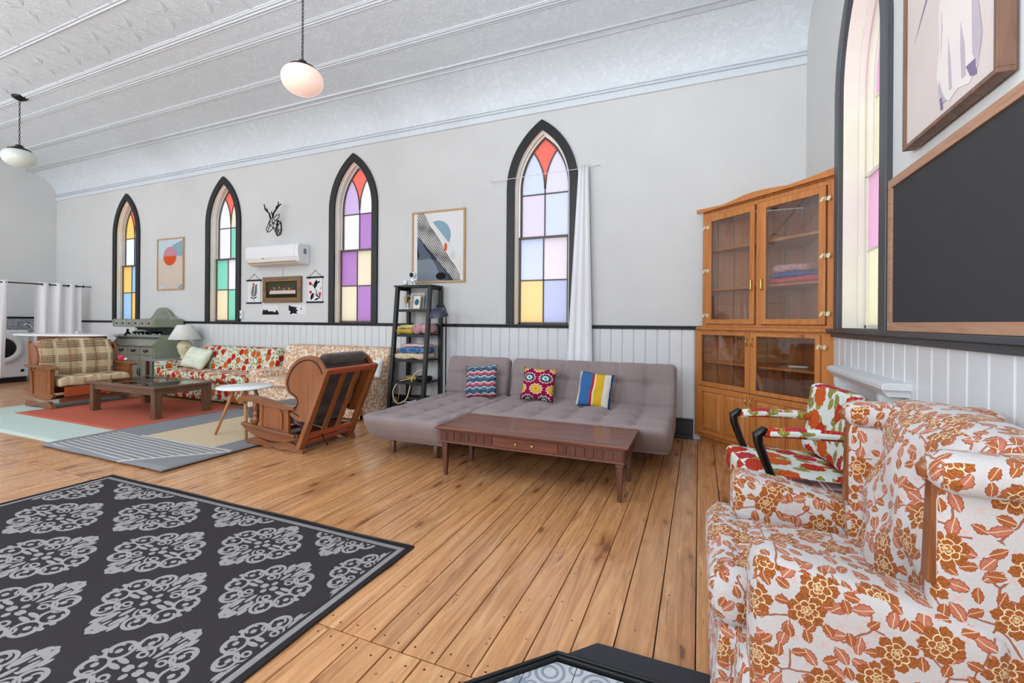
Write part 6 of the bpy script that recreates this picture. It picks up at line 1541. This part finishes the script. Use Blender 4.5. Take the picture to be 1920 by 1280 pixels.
# little things on sills and wall
sc = thing('wall_switch', 'small white wall switch beside the second window from the left', 'switch', (-6.99, YB, 1.3)); b = MB(); b.box(-7.00, -6.94, YB-.03, YB-.001, 1.24, 1.38); b.build('plate', 'white_plastic', sc, bevel=.004)
b = MB(); b.box(-6.985, -6.965, YB-.034, YB-.03, 1.30, 1.32); b.build('rocker_switch', 'k_slate', sc)
b = MB(); b.box(-9.99, -9.93, YB+.02, YB+.09, 1.195, 1.29); o = b.build('sill_block', 'k_blue', origin=(-9.96, YB+.05, 1.195), bevel=.004); tag(o, 'small grey-blue block standing on the leftmost window sill', 'ornament')

# ------------------------------------------------------------------ right wall: blackboard, heron picture, little shelf
FR = lambda d: (lambda a, z, h: (XR-d-h, a, z))
bb = thing('blackboard', 'large blackboard in a light wooden frame resting on the chair rail', 'blackboard', (XR, 1.9, 1.19))
y0, y1, z0, z1 = .85, 2.985, 1.187, 1.985; fwid = .045
for nm, pl in (('frame_rail', rectp(y0, y1, z0, z0+fwid)), ('frame_rail', rectp(y0, y1, z1-fwid, z1)), ('frame_stile', rectp(y0, y0+fwid, z0+fwid, z1-fwid)), ('frame_stile', rectp(y1-fwid, y1, z0+fwid, z1-fwid))):
    b = MB(); b.prism(pl, .002, .024, FR(0)); b.build(nm, 'board_frame', bb, bevel=.002)
b = MB(); b.prism(rectp(y0+fwid, y1-fwid, z0+fwid, z1-fwid), .004, .014, FR(0)); b.build('writing_surface', 'blackboard_face', bb)
hp = thing('heron_picture', 'framed canvas of a pale grey heron above the blackboard', 'picture', (XR, 2.3, 2.04))
y0, y1, z0, z1 = 1.955, 2.69, 2.045, 2.95
fwid = .018
for nm, pl in (('frame_rail', rectp(y0, y1, z0, z0+fwid)), ('frame_rail', rectp(y0, y1, z1-fwid, z1)), ('frame_stile', rectp(y0, y0+fwid, z0+fwid, z1-fwid)), ('frame_stile', rectp(y1-fwid, y1, z0+fwid, z1-fwid))):
    b = MB(); b.prism(pl, .012, .062, FR(0)); b.build(nm, 'frame_walnut', hp, bevel=.002)
b = MB(); b.prism(rectp(y0+fwid, y1-fwid, z0+fwid, z1-fwid), .01, .050, FR(0)); cv = b.build('canvas', 'k_sand', hp)
def hy(px, pz): return (px, pz)
lay = .050
for nm, m, polys in (
    ('painted_bill', 'k_heron_d', [[(2.60, 2.50), (2.585, 2.52), (2.40, 2.735), (2.37, 2.725)]]),
    ('painted_head', 'k_heron', [circ(2.35, 2.745, .05, .035, n=14), [(2.38, 2.75), (2.33, 2.77), (2.27, 2.74), (2.25, 2.66), (2.28, 2.58), (2.31, 2.50), (2.30, 2.40), (2.36, 2.40), (2.37, 2.52), (2.34, 2.60), (2.33, 2.68)]]),
    ('painted_body', 'k_heron', [[(2.37, 2.50), (2.33, 2.56), (2.24, 2.57), (2.16, 2.54), (2.10, 2.42), (2.07, 2.26), (2.08, 2.14), (2.14, 2.10), (2.22, 2.12), (2.28, 2.10), (2.34, 2.14), (2.385, 2.24), (2.36, 2.36)]]),
    ('painted_shadow', 'k_heron_s', [[(2.13, 2.52), (2.09, 2.40), (2.06, 2.24), (2.085, 2.13), (2.12, 2.2), (2.125, 2.36)], [(2.345, 2.50), (2.335, 2.42), (2.35, 2.30), (2.345, 2.42)], [(2.30, 2.11), (2.33, 2.15), (2.36, 2.22), (2.37, 2.18), (2.35, 2.12)], [(2.20, 2.36), (2.17, 2.26), (2.16, 2.14), (2.19, 2.14), (2.20, 2.25)], [(2.29, 2.36), (2.27, 2.26), (2.26, 2.14), (2.28, 2.14), (2.29, 2.26)]]),
    ('painted_crest', 'k_heron_d', [[(2.31, 2.78), (2.25, 2.765), (2.2, 2.70), (2.26, 2.74)], [(2.19, 2.565), (2.13, 2.56), (2.085, 2.50), (2.10, 2.42), (2.125, 2.44), (2.135, 2.52)], [(2.16, 2.17), (2.13, 2.12), (2.09, 2.11), (2.10, 2.17)], [(2.355, 2.14), (2.345, 2.09), (2.33, 2.09), (2.335, 2.14)]])):
    lay += .0006; b = MB()
    for pl in polys: b.prism(pl, lay-.0004, lay, FR(0))
    b.build(nm, m, cv)
ws = thing('wall_shelf', 'low white moulded wall shelf over a white panel behind the dahlia chair', 'wall shelf', (XR, 3.2, .5))
b = MB(); b.prism([(0, .90), (.125, .90), (.125, .925), (.10, .935), (0, .935)], 2.72, 3.74, lambda d, z, h: (XR-d, h, z)); b.prism([(0, .865), (.095, .865), (.12, .90), (0, .90)], 2.74, 3.72, lambda d, z, h: (XR-d, h, z)); b.build('shelf_board', 'white_wainscot', ws, bevel=.004)
b = MB(); b.box(XR-.045, XR-.009, 2.80, 3.68, .30, .865); b.build('back_panel', 'white_wainscot', ws, bevel=.004)
for y in (2.82, 3.62):
    b = MB(); b.prism(curve([(.045, .60), (.055, .68), (.06, .74), (.10, .80), (.105, .865)])+[(.045, .865)], y, y+.035, lambda d, z, h: (XR-d, h, z)); b.build('bracket', 'white_wainscot', ws, bevel=.003)
